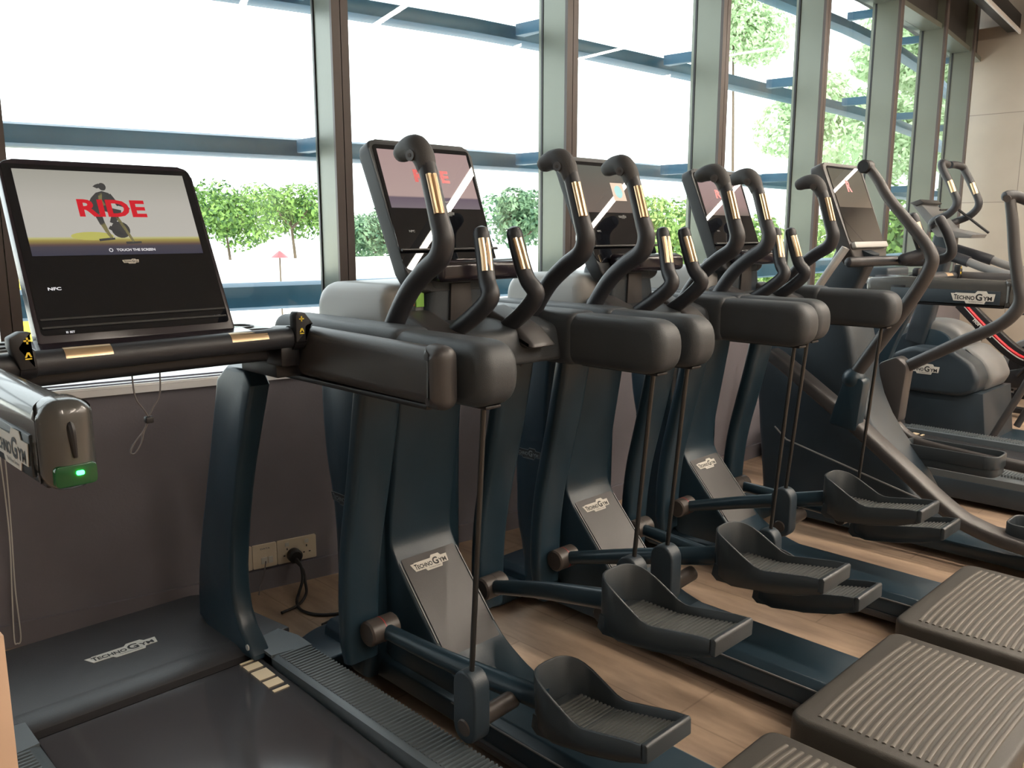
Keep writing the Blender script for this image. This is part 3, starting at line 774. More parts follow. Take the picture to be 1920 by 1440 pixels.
    if screen == 'scr_ride2':
        bm = NB(); rider(bm, lambda a, b: Pc(-.004+a, .198+b, .0028), .120, 0, 0); finish('screen_rider', bm, 'e_fig', disp)
        bm = NB(); text(bm, 'RIDE', Pc(-.052, .252, .0031), U, u, .034, .115, 0, .05); finish('screen_title', bm, 'e_red', disp)
    elif screen == 'scr_brown':
        bm = NB(); quad(bm, Pc(.015, .222, .0028), U, u, [(0, 0), (.062, 0), (.062, .060), (0, .060)]); finish('screen_card', bm, 'e_peach', disp)
        bm = NB(); f = bm.faces.new([bm.verts.new(Pc(.046+.019*math.cos(2*PI*i/20), .252+.021*math.sin(2*PI*i/20), .0031)) for i in range(20)]); finish('screen_disc', bm, 'e_cyan', disp)
    elif screen == 'scr_pink':
        bm = NB(); text(bm, 'RIDE', Pc(-.052, .248, .0031), U, u, .034, .115, 0, .05); finish('screen_title', bm, 'e_red', disp)
    logo(con, Pc(.010, .162, .0020), U, u, .040, dim=True)
    bm = NB(); text(bm, 'NFC', Pc(-.112, .118, .0021), U, u, .006, .018, 0, .03); finish('console_print', bm, 'logo_dim', con)
    bm = NB(); sweep(bm, [Pc(-.155, .070, .010), Pc(.160, .070, .010)], .0035, 8, 0); finish('ledge_wire', bm, 'black', con)
    bm = NB()
    prism(bm, round_poly([(1.590, 1.176), (1.592, 1.210), (1.615, 1.219), (1.66, 1.219), (1.67, 1.19), (1.64, 1.168), (1.60, 1.166)], .008), 'x', X(-.10), X(.195), .012, 3)
    finish('tray_bar', bm, 'bezel', con)
    # --- neck
    bm = NB()
    prism(bm, round_poly([(X(-.115), 1.02), (X(.130), 1.02), (X(.090), 1.19), (X(-.085), 1.19)], .02), 'y', 1.645, 1.78, .02, 3)
    nk = finish('neck', bm, 'plastic', t)
    bm = NB(); prism(bm, [(X(-.035), 1.05), (X(.045), 1.05), (X(.035), 1.16), (X(-.030), 1.16)], 'y', 1.638, 1.65, .003); finish('speaker_grille', bm, 'slab', nk)
    if sticker:
        bm = NB(); box(bm, X(-.128), X(-.098), 1.66, 1.76, 1.03, 1.16, .008); sp = finish('side_bracket', bm, 'grey', nk)
        bm = NB(); box(bm, X(-.127), X(-.103), 1.656, 1.6605, 1.105, 1.155, .001); finish('green_sticker', bm, 'sticker', nk)
        bm = NB(); box(bm, X(-.1295), X(-.1275), 1.662, 1.685, 1.108, 1.150, .0005); finish('orange_sticker', bm, 'orange', nk)
    # --- fixed handles
    for s in (-1, 1):
        bm = NB()
        pts = [(X(s*.054), 1.500, 1.285), (X(s*.058), 1.487, 1.235), (X(s*.066), 1.468, 1.175), (X(s*.076), 1.447, 1.138), (X(s*.084), 1.490, 1.095), (X(s*.09), 1.55, 1.055), (X(s*.09), 1.61, 1.015)]
        sweep(bm, pts, [.0195, .0200, .0205, .022, .022, .021, .021], 16, 6, dome=True)
        h = finish('fixed_handle', bm, 'rubber', t)
        bm = NB()
        for k, off in ((-1, -.5), (1, .5)):
            q = [(X(s*.0545), 1.4965, 1.272), (X(s*.058), 1.485, 1.235), (X(s*.0625), 1.475, 1.198)]
            dx = -.0135 if k < 0 else -.001
            sweep(bm, [(p[0]+dx, p[1]-.0145+(.0035 if k < 0 else 0), p[2]) for p in q], .0075, 8, 5, ell=.9)
        finish('hand_sensor', bm, 'sensor', h)
    # --- moving handles with link arms, hubs, drive tubes and pedals
    for s, (dz, pt) in ((-1, lift[:2]), (1, lift[2:])):
        hx = X(s*.232)
        bm = NB()
        pts = [(1.497, 1.462), (1.474, 1.418), (1.456, 1.365), (1.438, 1.312), (1.425, 1.270), (1.440, 1.232), (1.490, 1.200), (1.545, 1.156), (1.590, 1.100), (1.620, 1.050), (1.650, .990), (1.680, .930)]
        sweep(bm, [(hx, a, b) for a, b in pts], [.0205]*3+[.022, .024, .0245, .0235]+[.023, .023, .024, .026, .028], 16, 5)
        h = finish('moving_handle', bm, 'rubber', t)
        bm = NB(); sweep(bm, [(hx-s*.003, 1.566, 1.459), (hx-s*.002, 1.540, 1.467), (hx, 1.512, 1.467), (hx, 1.490, 1.447), (hx, 1.477, 1.420)], [.0215, .0255, .027, .0255, .0212], 16, 5, dome=True)
        cap = finish('grip_cap', bm, 'grip', h)
        bm = NB(); cyl(bm, (hx-.022, 1.500, 1.448), (hx-.029, 1.499, 1.448), .012, 16); cyl(bm, (hx-.027, 1.500, 1.448), (hx-.0305, 1.499, 1.448), .0045, 10)
        finish('cap_button', bm, 'knob', h)
        bm = NB()
        q = [(1.4585, 1.408), (1.447, 1.372), (1.4325, 1.325)]
        for dx, dyy in ((-.0155, .006), (-.006, .0005)):
            sweep(bm, [(hx+dx, a-.0115+dyy, b) for a, b in q], .0062, 8, 5)
        finish('hand_sensor', bm, 'sensor', h)
        # link arm
        bm = NB()
        cl = [(1.672, .960), (1.695, .84), (1.720, .72), (1.748, .60), (1.775, .48), (1.790, .36), (1.795, .24), (1.790, .17)]
        sweep(bm, [(hx, a, b) for a, b in cl], [.9, .9, .88, .86, .84, .82, .8, .7], 8, 4, sec=rrsec(.055, .135, .02, 3), up=(1, 0, 0))
        finish('link_arm', bm, 'paint', t)
        # hub
        hz = .258
        bm = NB(); x_in = X(s*.155); x_out = X(s*.245)
        cyl(bm, (x_in, 1.742, hz), (x_out, 1.742, hz), .034, 20, bev=.005); hub = finish('pivot_hub', bm, 'knob', t)
        bm = NB(); cyl(bm, (X(s*.200), 1.742, hz), (X(s*.2015), 1.742, hz), .0343, 20); finish('hub_ring', bm, 'stripe_red' if s < 0 else 'black', hub)
        # drive tube
        zf = .405+dz
        bm = NB(); sweep(bm, [(X(s*.195), 1.735, hz), (X(s*.170), 1.50, (hz+zf)/2-.003), (X(s*.125), 1.215, zf)], [.020, .024, .027], 16, 5)
        finish('drive_tube', bm, 'paint', t)
        # hanger capsule
        zc = .352 if dz < -.1 else .352+.104*(1+dz/.16)
        bm = NB()
        xa, xb = (X(-.305), X(-.258)) if s < 0 else (X(.258), X(.305))
        R = .036
        outl = [(1.292+R*math.cos(a*PI/10), zc-R+R*math.sin(a*PI/10)) for a in range(11)]+[(1.292-R*math.cos(a*PI/10), zc-.132-R*math.sin(a*PI/10)) for a in range(11)]
        prism(bm, outl, 'x', xa, xb, .006, 3)
        cp = finish('hanger_link', bm, 'plastic', t)
        bm = NB(); cyl(bm, (xa-.002 if s < 0 else xb+.002, 1.292, zc-.132), (X(s*.150), 1.292, zc-.132+.01), .021, 16, bev=.003); finish('pivot_bolt', bm, 'knob', cp)
        # hanging rod
        bm = NB(); sweep(bm, [(X(s*.284), 1.243, .955), (X(s*.284), 1.288, zc-.01)], .0062, 10, 0); finish('hanging_rod', bm, 'rod', t)
        pedal_parts(t, xc, s, dz, pt)
    if dy:
        t.location.y += dy
    return t

# ------------------------------------------------------------------ free-stride elliptical (fourth machine)
def make_cross(xc, label):
    t = thing('elliptical_trainer', label, 'elliptical trainer', (xc, 1.4, 0))
    X = lambda v: xc+v
    bm = NB(); prism(bm, smooth_poly([(1.98, .92), (1.99, .60), (1.93, .12), (1.93, .04), (1.18, .04), (1.22, .22), (1.50, .55), (1.55, .86), (1.62, .99), (1.85, 1.0)], 2), 'x', X(-.13), X(.13), .03, 4)
    finish('drive_housing', bm, 'plastic', t)
    bm = NB(); box(bm, X(-.16), X(.16), .30, 1.95, .03, .085, .01)
    prism(bm, round_poly([(X(-.33), .25), (X(.33), .25), (X(.33), .38), (X(-.33), .38)], .02), 'z', .02, .09, .01)
    prism(bm, round_poly([(X(-.33), 1.85), (X(.33), 1.85), (X(.33), 2.0), (X(-.33), 2.0)], .02), 'z', .0, .08, .01)
    fr = finish('base_frame', bm, 'paint', t)
    bm = NB(); sweep(bm, [(X(-.165), 1.86, .42), (X(-.165), 1.80, .37), (X(-.165), 1.10, .20)], .004, 6, 0); finish('trim_line', bm, 'grey', t)
    bm = NB(); sweep(bm, [(xc, 1.74, .95), (xc, 1.66, 1.08), (xc, 1.60, 1.22)], 1.0, 8, 4, sec=rrsec(.16, .09, .02), up=(1, 0, 0)); nk = finish('neck', bm, 'plastic', t)
    for s in (-1,):
        bm = NB(); sweep(bm, [(X(-.20), 1.73, .97), (X(-.19), 1.655, 1.10), (X(-.17), 1.585, 1.22)], 1.0, 8, 4, sec=rrsec(.02, .055, .008), up=(1, 0, 0)); finish('side_strut', bm, 'silver', t)
    # console
    p0 = Vector((xc+.03, 1.575, 1.215)); u = Vector((0, .155, .38)).normalized(); n = Vector((0, -u.z, u.y)); U = Vector((1, 0, 0))
    Pc = lambda a, b, c=0: p0+U*a+u*b+n*c
    def cplate(outline, c0, c1, mname, nm, par, bev=.0):
        bm = NB(); va = [bm.verts.new(Pc(a, b, c0)) for a, b in outline]; vb = [bm.verts.new(Pc(a, b, c1)) for a, b in outline]
        k = len(outline); fa = bm.faces.new(va); fb = bm.faces.new(list(reversed(vb)))
        for i in range(k): bm.faces.new((va[i], va[(i+1) % k], vb[(i+1) % k], vb[i]))
        if bev: bmesh.ops.bevel(bm, geom=list({e for f in (fa, fb) for e in f.edges}), offset=bev, segments=3, affect='EDGES', profile=.5, clamp_overlap=True)
        return finish(nm, bm, mname, par)
    H = .385; W = .19
    con = cplate(round_poly([(-W+.02, -.06), (W-.02, -.06), (W, H), (-W, H)], [.06, .06, .03, .03], 6), -.06, 0, 'slab', 'console', t, .01)
    cplate(round_poly([(-W+.03, .03), (W-.02, .03), (W-.02, H-.015), (-W+.03, H-.015)], .015, 4), .0003, .002, 'gloss', 'front_glass', con)
    disp = cplate([(-.155, .185), (.16, .185), (.16, H-.025), (-.155, H-.025)], .0022, .0026, 'scr_olive', 'display', con)
    bm = NB(); text(bm, 'R', Pc(-.030, .255, .003), U, u, .055, .045, 0, .05); finish('screen_letter', bm, 'e_red', disp)
    cplate(round_poly([(-W+.025, -.002), (W-.03, -.002), (W-.03, .024), (-W+.025, .024)], .008, 3), .001, .02, 'silver', 'console_ledge', con, .003)
    # fixed grab bar
    bm = NB(); sweep(bm, [(X(-.27), 1.52, 1.165), (X(.05), 1.47, 1.165), (X(.13), 1.42, 1.16), (X(.16), 1.33, 1.168), (X(.16), 1.285, 1.20), (X(.15), 1.30, 1.27), (X(.14), 1.335, 1.335)], .021, 14, 6, dome=True); hb = finish('fixed_handle', bm, 'rubber', t)
    bm = NB(); sweep(bm, [(X(.03), 1.43, 1.17), (X(.07), 1.37, 1.20), (X(.06), 1.385, 1.27), (X(.05), 1.41, 1.345)], [.024, .026, .026, .022], 14, 6, dome=True); h2 = finish('fixed_handle', bm, 'rubber', t)
    bm = NB(); sweep(bm, [(X(.057), 1.362, 1.225), (X(.046), 1.382, 1.285), (X(.042), 1.395, 1.32)], .018, 10, 4); finish('hand_sensor', bm, 'sensor', h2)
    # left moving lever
    bm = NB(); pts = [(1.488, 1.544), (1.44, 1.485), (1.395, 1.416), (1.31, 1.32), (1.245, 1.245), (1.214, 1.19), (1.222, 1.14), (1.26, 1.06), (1.32, .96), (1.384, .857), (1.47, .719)]
    sweep(bm, [(X(-.25), a, b) for a, b in pts], [.018, .019, .020, .021, .023, .025, .026, .027, .028, .028, .026], 14, 5, dome=True); h = finish('moving_handle', bm, 'slab', t)
    bm = NB(); cyl(bm, (X(-.28), 1.488, 1.535), (X(-.225), 1.488, 1.535), .026, 18, bev=.004); finish('grip_cap', bm, 'black', h)
    bm = NB(); ball(bm, (X(-.25), 1.477, .695), .046); finish('ball_joint', bm, 'paint', h)
    bm = NB(); prism(bm, round_poly([(1.42, .70), (1.50, .72), (1.56, .50), (1.44, .48)], .02), 'x', X(-.285), X(-.215), .01); finish('lever_bracket', bm, 'paint', t)
    # right moving lever
    bm = NB(); pts = [(1.114, 1.421), (1.095, 1.33), (1.075, 1.2), (1.052, 1.09), (1.036, 1.02), (1.050, .965), (1.111, .90), (1.25, .82), (1.483, .678)]
    sweep(bm, [(X(.25), a, b) for a, b in pts], [.020, .022, .023, .024, .026, .027, .026, .026, .026], 14, 5, dome=True); h = finish('moving_handle', bm, 'slab', t)
    bm = NB(); sweep(bm, [(X(.235), 1.12, 1.425), (X(.27), 1.095, 1.425), (X(.30), 1.04, 1.40)], .023, 12, 4, dome=True); finish('grip_cap', bm, 'rubber', h)
    bm = NB(); cyl(bm, (X(.222), 1.112, 1.415), (X(.212), 1.112, 1.415), .014); finish('cap_button', bm, 'knob', h)
    bm = NB(); prism(bm, round_poly([(1.44, .70), (1.49, .74), (1.57, .70), (1.575, .60), (1.56, .44), (1.46, .44), (1.45, .58)], .02), 'x', X(.20), X(.29), .012); finish('lever_bracket', bm, 'slab', t)
    # pedal beams
    bm = NB(); sec = rrsec(.05, .10, .015)
    sweep(bm, [(X(-.23), 1.86, .76), (X(-.23), 1.79, .72), (X(-.23), 1.45, .495), (X(-.23), 1.10, .245), (X(-.23), .98, .185), (X(-.23), .80, .155), (X(-.23), .40, .14)], 1.0, 8, 5, sec=sec, up=(1, 0, 0)); finish('pedal_beam', bm, 'slab', t)
    bm = NB(); sweep(bm, [(X(.24), 1.56, .52), (X(.24), 1.50, .44), (X(.24), 1.42, .375), (X(.24), 1.30, .352), (X(.24), .95, .33), (X(.24), .5, .31)], 1.0, 8, 5, sec=rrsec(.045, .05, .012), up=(1, 0, 0)); finish('pedal_beam', bm, 'slab', t)
    for s, zz, ya, yb in ((1, .345, 1.02, 1.40), (-1, .19, .50, .88)):
        bm = NB(); xa, xb = X(s*.165)-.075, X(s*.165)+.075
        loop = round_poly([(xa, ya), (xb, ya), (xb, yb), (xa, yb)], .045, 6); loop.append(loop[0])
        sweep(bm, [(a, b, zz+.012) for a, b in loop], 1.0, 6, 0, sec=rrsec(.010, .055, .004, 2), up=(0, 0, 1))
        prism(bm, round_poly([(xa, ya), (xb, ya), (xb, yb), (xa, yb)], .045, 6), 'z', zz-.05, zz-.005, .008)
        pd = finish('pedal', bm, 'pedal', t)
        bm = NB(); yy = ya+.03
        while yy < yb-.03:
            box(bm, xa+.02, xb-.02, yy, yy+.007, zz-.006, zz-.001); yy += .015
        finish('tread_mat', bm, 'pedal_mat', pd)
    return t

# ------------------------------------------------------------------ stepper/climber behind the second treadmill
def make_climber(xc, label):
    t = thing('climber_machine', label, 'climber', (xc, 1.5, 0))
    X = lambda v: xc+v
    bm = NB(); prism(bm, round_poly([(2.04, .33), (2.12, .40), (2.08, .55), (1.98, .60), (1.74, .60), (1.62, .53), (1.575, .44), (1.60, .36), (1.68, .33)], .03), 'x', X(-.30), X(-.10), .03, 4)
    dr = finish('side_cover', bm, 'plastic', t)
    logo(dr, (X(-.301), 1.995, .445), (0, -1, 0), (0, 0, 1), .20)
    bm = NB(); prism(bm, round_poly([(1.70, .60), (1.60, .525), (1.555, .43), (1.595, .35), (1.65, .35), (1.65, .50), (1.76, .60)], .03), 'x', X(-.12), X(.24), .03, 4); finish('end_band', bm, 'grey', t)
    bm = NB(); prism(bm, [(2.05, .34), (1.96, .04), (1.52, .04), (1.56, .36)], 'x', X(-.26), X(.26), .01); finish('lower_housing', bm, 'plastic', t)
    bm = NB(); prism(bm, smooth_poly([(2.30, .30), (2.26, .60), (2.10, .73), (1.90, .74), (1.76, .66), (1.74, .45), (1.8, .3)], 2), 'x', X(.0), X(.30), .03, 4); dm = finish('rear_dome', bm, 'grey', t)
    bm = NB(); prism(bm, smooth_poly([(2.25, .35), (2.20, .58), (2.08, .68), (1.92, .69), (1.82, .62), (1.80, .40)], 2), 'x', X(-.02), X(.05), .01, 2); finish('dome_side', bm, 'paint', dm)
    bm = NB(); sweep(bm, [(xc, 2.05, .60), (xc, 1.98, .95), (xc, 1.93, 1.25)], 1.0, 8, 4, sec=rrsec(.12, .10, .02), up=(1, 0, 0)); finish('mast', bm, 'plastic', t)
    # console tilted back, seen from its side
    bm = NB(); prism(bm, [(2.10, 1.445), (2.06, 1.462), (1.90, 1.30), (1.74, 1.265), (1.75, 1.245), (1.94, 1.25)], 'x', X(-.12), X(.14), .008); con = finish('console', bm, 'grey', t)
    bm = NB(); prism(bm, [(2.11, 1.455), (2.05, 1.475), (2.02, 1.455), (2.07, 1.435)], 'x', X(-.14), X(.16), .006); finish('console_hood', bm, 'slab', con)
    bm = NB(); sweep(bm, [(X(.16), 1.93, 1.42), (X(.16), 1.74, 1.275)], .008, 8, 0); sweep(bm, [(X(-.13), 1.93, 1.41), (X(.16), 1.93, 1.42)], .006, 8, 0); finish('reading_rack', bm, 'black', con)
    # loop handlebars
    for s, nm in ((-1, 0), (1, 1)):
        bm = NB(); k = X(s*.19)
        sweep(bm, [(X(s*.05), 2.0, 1.30), (k, 1.94, 1.345), (k, 1.86, 1.385), (k, 1.82, 1.45), (k, 1.86, 1.545), (k, 1.915, 1.645), (k-s*.02, 1.93, 1.675), (X(s*.10), 1.95, 1.685), (X(s*.02), 1.95, 1.68)], .022, 14, 6); h = finish('loop_handle', bm, 'rubber', t)
        bm = NB(); sweep(bm, [(k-.010, 1.838, 1.51), (k-.010, 1.866, 1.575)], .0155, 10, 0); finish('hand_sensor', bm, 'sensor', h)
    # sloping handrails
    for s in (-1, 1):
        bm = NB(); sweep(bm, [(X(s*.2), 1.97, 1.18), (X(s*.2), 1.84, 1.155), (X(s*.22), 1.62, 1.075), (X(s*.24), 1.43, 1.035), (X(s*.24), 1.2, 1.02)], .024, 14, 6); h = finish('handrail', bm, 'grey', t)
        bm = NB(); sweep(bm, [(X(s*.2), 1.93, 1.175), (X(s*.2), 1.78, 1.13), (X(s*.205), 1.72, 1.11)], .031, 14, 4); finish('foam_grip', bm, 'rubber', h)
        bm = NB(); sweep(bm, [(X(s*.24), 1.25, 1.02), (X(s*.24), 1.30, .6), (X(s*.24), 1.5, .1)], .02, 12, 5); finish('support_leg', bm, 'slab', t)
    bm = NB(); box(bm, X(-.30), X(.30), 1.0, 2.2, .02, .07, .01); finish('base_frame', bm, 'paint', t)
    return t

# ------------------------------------------------------------------ studio bikes
def make_bike(xc, yb, label):
    t = thing('studio_bike', label, 'exercise bike', (xc, yb, 0), 'striped studio bikes by the far wall')
    P = lambda y, z, x=0: (xc+x, yb+y, z)
    bm = NB(); sec = rrsec(.10, .075, .01)
    sweep(bm, [P(.42, .78), P(.25, .62), P(.05, .45), P(-.10, .40), P(-.45, .36)], 1.0, 8, 5, sec=rrsec(.105, .06, .01), up=(1, 0, 0))
    sweep(bm, [P(.30, .60), P(.38, .30), P(.40, .06)], 1.0, 8, 3, sec=sec, up=(1, 0, 0))
    sweep(bm, [P(-.10, .44), P(-.20, .25), P(-.42, .06)], 1.0, 8, 3, sec=sec, up=(1, 0, 0))
    fr = finish('frame', bm, 'black', t)
    for off, mname in ((.030, 'stripe_red'), (.012, 'stripe_white')):
        bm = NB(); sweep(bm, [P(.41, .78+off-.02, -.032), P(.25, .62+off-.02, -.032), P(.05, .45+off-.02, -.032), P(-.10, .40+off-.02, -.032), P(-.45, .36+off-.02, -.032)], .0115 if mname == 'stripe_red' else .0055, 6, 5); finish('frame_stripe', bm, mname, fr)
    bm = NB(); U = Vector((0, -.62, -.57)); V = Vector((0, -.57, .62)); text(bm, 'northbike', P(.33, .655, -.034), U, V, .030, .17, 0, .03); finish('frame_lettering', bm, 'stripe_white', fr)
    bm = NB(); cyl(bm, P(.34, .28, -.015), P(.34, .28, .015), .22, 36, bev=.01); fw = finish('flywheel', bm, 'grey', t)
    bm = NB(); cyl(bm, P(.34, .28, -.02), P(.34, .28, .02), .17, 36, bev=.003); finish('flywheel_disc', bm, 'black', fw)
    bm = NB(); prism(bm, round_poly([(yb-.20, .24), (yb+.12, .20), (yb+.16, .30), (yb-.18, .40)], .05), 'x', xc-.075, xc-.035, .008); finish('chain_guard', bm, 'black', t)
    bm = NB(); sweep(bm, [P(-.08, .42), P(-.13, .68)], .019, 12, 0); sp = finish('seat_post', bm, 'silver', t)
    bm = NB(); sweep(bm, [P(-.085, .44), P(-.095, .50)], .03, 12, 0); finish('post_collar', bm, 'stripe_red', sp)
    bm = NB(); sweep(bm, [P(-.30, .74), P(-.20, .735), P(-.05, .73), P(.03, .72)], [.055, .075, .032, .018], 12, 5, ell=.35); finish('saddle', bm, 'black', t)
    bm = NB(); sweep(bm, [P(.40, .76), P(.42, .93)], .022, 12, 0); hp = finish('bar_post', bm, 'silver', t)
    bm = NB(); sweep(bm, [P(.40, .78), P(.405, .83)], .034, 12, 0); finish('post_collar', bm, 'stripe_red', hp)
    bm = NB(); sweep(bm, [P(.20, .97, -.2), P(.40, .96, -.2), P(.46, .95, 0), P(.40, .96, .2), P(.20, .97, .2)], .016, 12, 5); finish('handlebar', bm, 'black', t)
    for s in (-1, 1):
        bm = NB(); sweep(bm, [P(0, .30, s*.08), P(s*.10, .30-s*.13, s*.09)], .012, 8, 0); box(bm, xc+s*.15-.045, xc+s*.15+.045, yb+s*.10-.04, yb+s*.10+.04, .29-s*.13, .31-s*.13, .005); finish('crank_pedal', bm, 'black', t)
    for yy in (-.45, .48):
        bm = NB(); box(bm, xc-.25, xc+.25, yb+yy-.03, yb+yy+.03, .0, .055, .01); finish('floor_bar', bm, 'black', t)
    bm = NB(); box(bm, xc-.03, xc+.03, yb-.45, yb+.48, .03, .07, .008); finish('base_spine', bm, 'black', t)
    return t

# ------------------------------------------------------------------ room shell
MU = [(-.36, 3.045), (.69, 2.885), (1.749, 2.680), (2.794, 2.527), (3.847, 2.452), (4.903, 2.450), (5.959, 2.462), (7.009, 2.551), (8.049, 2.690)]
WL = [(-2.6, 3.40), (-1.4, 3.22)] + MU + [(8.62, 2.78)]
ZS, ZW, ZT, ZC = .770, .820, 2.77, 3.42     # wall top, glass bottom, glass top, ceiling
def nrm(i, pts=WL):
    a = Vector(pts[max(i-1, 0)]); b = Vector(pts[min(i+1, len(pts)-1)]); d = (b-a).normalized(); return Vector((-d.y, d.x))
def band(bm, pts, prof, mi=0):
    """sweep a closed (offset outward, z) profile along the facade polyline"""
    rings = []
    for i, p in enumerate(pts):
        n = nrm(i, pts); rings.append([bm.verts.new((p[0]+n.x*o, p[1]+n.y*o, z)) for o, z in prof])
    k = len(prof)
    for i in range(len(pts)-1):
        for j in range(k):
            f = bm.faces.new((rings[i][j], rings[i][(j+1) % k], rings[i+1][(j+1) % k], rings[i+1][j])); f.material_index = mi
    for r in (rings[0], rings[-1]):
        f = bm.faces.new(r); f.material_index = mi

bm = NB(); band(bm, WL, [(0, 0), (0, ZS), (.30, ZS), (.30, 0)]); struct('wall_front', bm, 'wall')
bm = NB(); band(bm, WL, [(.02, ZS-.001), (-.012, ZS), (-.012, ZS+.022), (.30, ZS+.022), (.30, ZS-.001)]); struct('trim_1', bm, 'frame_white')
bm = NB(); band(bm, WL, [(-.012, ZS+.0225), (-.010, ZS+.030), (.30, ZS+.030), (.30, ZS+.0225)]); struct('trim_2', bm, 'frame_white')
bm = NB(); band(bm, WL, [(.006, ZS+.0295), (.006, ZS+.033), (.014, ZS+.033), (.014, ZS+.0295)])
band(bm, WL, [(.060, ZS+.0295), (.060, ZS+.034), (.068, ZS+.034), (.068, ZS+.0295)]); struct('trim_3', bm, 'groove')
bm = NB(); band(bm, WL, [(-.014, 0), (-.014, .075), (0, .075), (0, 0)]); struct('baseboard_front', bm, 'wall')
bm = NB(); band(bm, WL, [(.02, ZT), (.02, ZT+.035), (.20, ZT+.035), (.20, ZT)]); struct('trim_4', bm, 'mull')
bm = NB(); band(bm, WL, [(.06, ZT+.034), (.06, ZC), (.28, ZC), (.28, ZT+.034)]); struct('trim_5', bm, 'dark_panel')
# mullions: aluminium box with a narrow brown face to the room
tn = 6
for i, p in enumerate(MU):
    k = WL.index(p); n = nrm(k); d = Vector((n.y, -n.x)); P = Vector(p)
    def blk(name, a0, a1, o0, o1, z0, z1, mname):
        global tn
        bm = NB(); q = [P+d*a0+n*o0, P+d*a1+n*o0, P+d*a1+n*o1, P+d*a0+n*o1]
        prism(bm, [(v.x, v.y) for v in q], 'z', z0, z1, .003); o = struct('trim_%d' % tn, bm, mname); tn += 1
    blk('mullion', 0, .060, .006, .175, ZS+.02, ZC, 'mull')
    blk('mullion_face', -.001, .030, -.010, .006, ZS+.02, ZC, 'mull_face')
    blk('mullion_face', .033, .061, -.010, .006, ZS+.02, ZC, 'mull_face')
# glass panes, one window per bay
gw = [(-2.6, 3.40), (-1.4, 3.22)] + MU + [(8.60, 2.78)]
for i in range(len(gw)-1):
    a, b = Vector(gw[i]), Vector(gw[i+1]); d = (b-a).normalized(); n = Vector((-d.y, d.x))
    s0 = .062 if i >= 1 else 0
    q = [a+d*s0+n*.150, b-d*.002+n*.150, b-d*.002+n*.160, a+d*s0+n*.160]
    bm = NB(); prism(bm, [(v.x, v.y) for v in q], 'z', ZW-.02, ZT, 0); w = struct('window_%d' % (i+1), bm, 'glass')
    bm = NB()
    prism(bm, [(v.x, v.y) for v in (a+d*s0+n*.146, a+d*(s0+.006)+n*.146, a+d*(s0+.006)+n*.158, a+d*s0+n*.158)], 'z', ZW-.02, ZT, 0)
    prism(bm, [(v.x, v.y) for v in (b-d*.008+n*.146, b-d*.002+n*.146, b-d*.002+n*.158, b-d*.008+n*.158)], 'z', ZW-.02, ZT, 0)
    g = finish('gasket', bm, 'black', w, local=False)

# floor, ceiling, other walls
bm = NB(); prism(bm, [(-2.6, -3.6), (8.7, -3.6), (8.7, 2.6), (8.0, 2.75)]+[(p[0], p[1]+.1) for p in reversed(MU)]+[(-2.6, 3.5)], 'z', -.12, 0, 0); struct('floor', bm, 'floor')
bm = NB(); prism(bm, [(-2.7, -3.7), (9.3, -3.7), (9.3, 3.2), (5, 2.9), (-2.7, 3.75)], 'z', ZC, ZC+.15, 0); struct('ceiling', bm, 'ceiling')
bm = NB(); box(bm, 8.60, 8.80, -3.6, 2.86, 0, 3.05); struct('wall_right', bm, 'tile')
bm = NB(); box(bm, 8.75, 8.95, -3.6, 3.0, 3.0, ZC); struct('trim_30', bm, 'wall_pale')
bm = NB(); box(bm, 8.70, 8.76, 2.15, 2.19, 3.05, ZC); struct('trim_31', bm, 'frame_white')
bm = NB(); box(bm, -2.75, 8.95, -3.75, -3.6, 0, ZC); struct('wall_back', bm, 'wall_pale')
bm = NB(); box(bm, -2.75, -2.6, -3.6, 3.45, 0, ZC); struct('wall_left', bm, 'wall_pale')
bm = NB(); box(bm, 8.585, 8.60, -3.6, 2.74, 0, .08); struct('baseboard_right', bm, 'skirt')
# blind housing at the end bay
t = thing('blind_housing', 'dark roller blind housing with white lower edge, high in the far corner', 'blind housing', (7.9, 2.35, 2.98))
bm = NB(); prism(bm, [(6.6, 2.28), (8.58, 2.50), (8.58, 2.60), (6.6, 2.38)], 'z', 2.98, 3.12, .006); finish('housing', bm, 'black', t)
bm = NB(); prism(bm, [(6.6, 2.27), (8.58, 2.49), (8.58, 2.505), (6.6, 2.285)], 'z', 2.955, 2.99, .002); finish('bottom_rail', bm, 'frame_white', t)

# linear ceiling lamps (they show as diagonal streaks in the screens)
names = ['first', 'second', 'third', 'fourth', 'fifth', 'sixth']
for i, x in enumerate((.50, 1.95, 3.42, 4.88, 6.32, 7.75)):
    ye = -.9 if i < 2 else 1.15
    t = thing('linear_lamp', 'slim suspended linear ceiling lamp, %s from the left end' % names[i], 'lamp', (x, -.7, 3.0), 'linear ceiling lamps')
    bm = NB(); box(bm, x-.03, x+.03, -3.4, ye, 2.995, 3.06, .004); finish('housing', bm, 'silver', t)
    bm = NB(); box(bm, x-.024, x+.024, -3.38, ye-.02, 2.988, 2.996, 0); finish('diffuser', bm, 'strip', t)
    bm = NB()
    for yy in (-3.1, -2.0, ye-.3): cyl(bm, (x, yy, 3.05), (x, yy, ZC+.01), .003, 6)
    finish('suspension_wire', bm, 'rod', t)

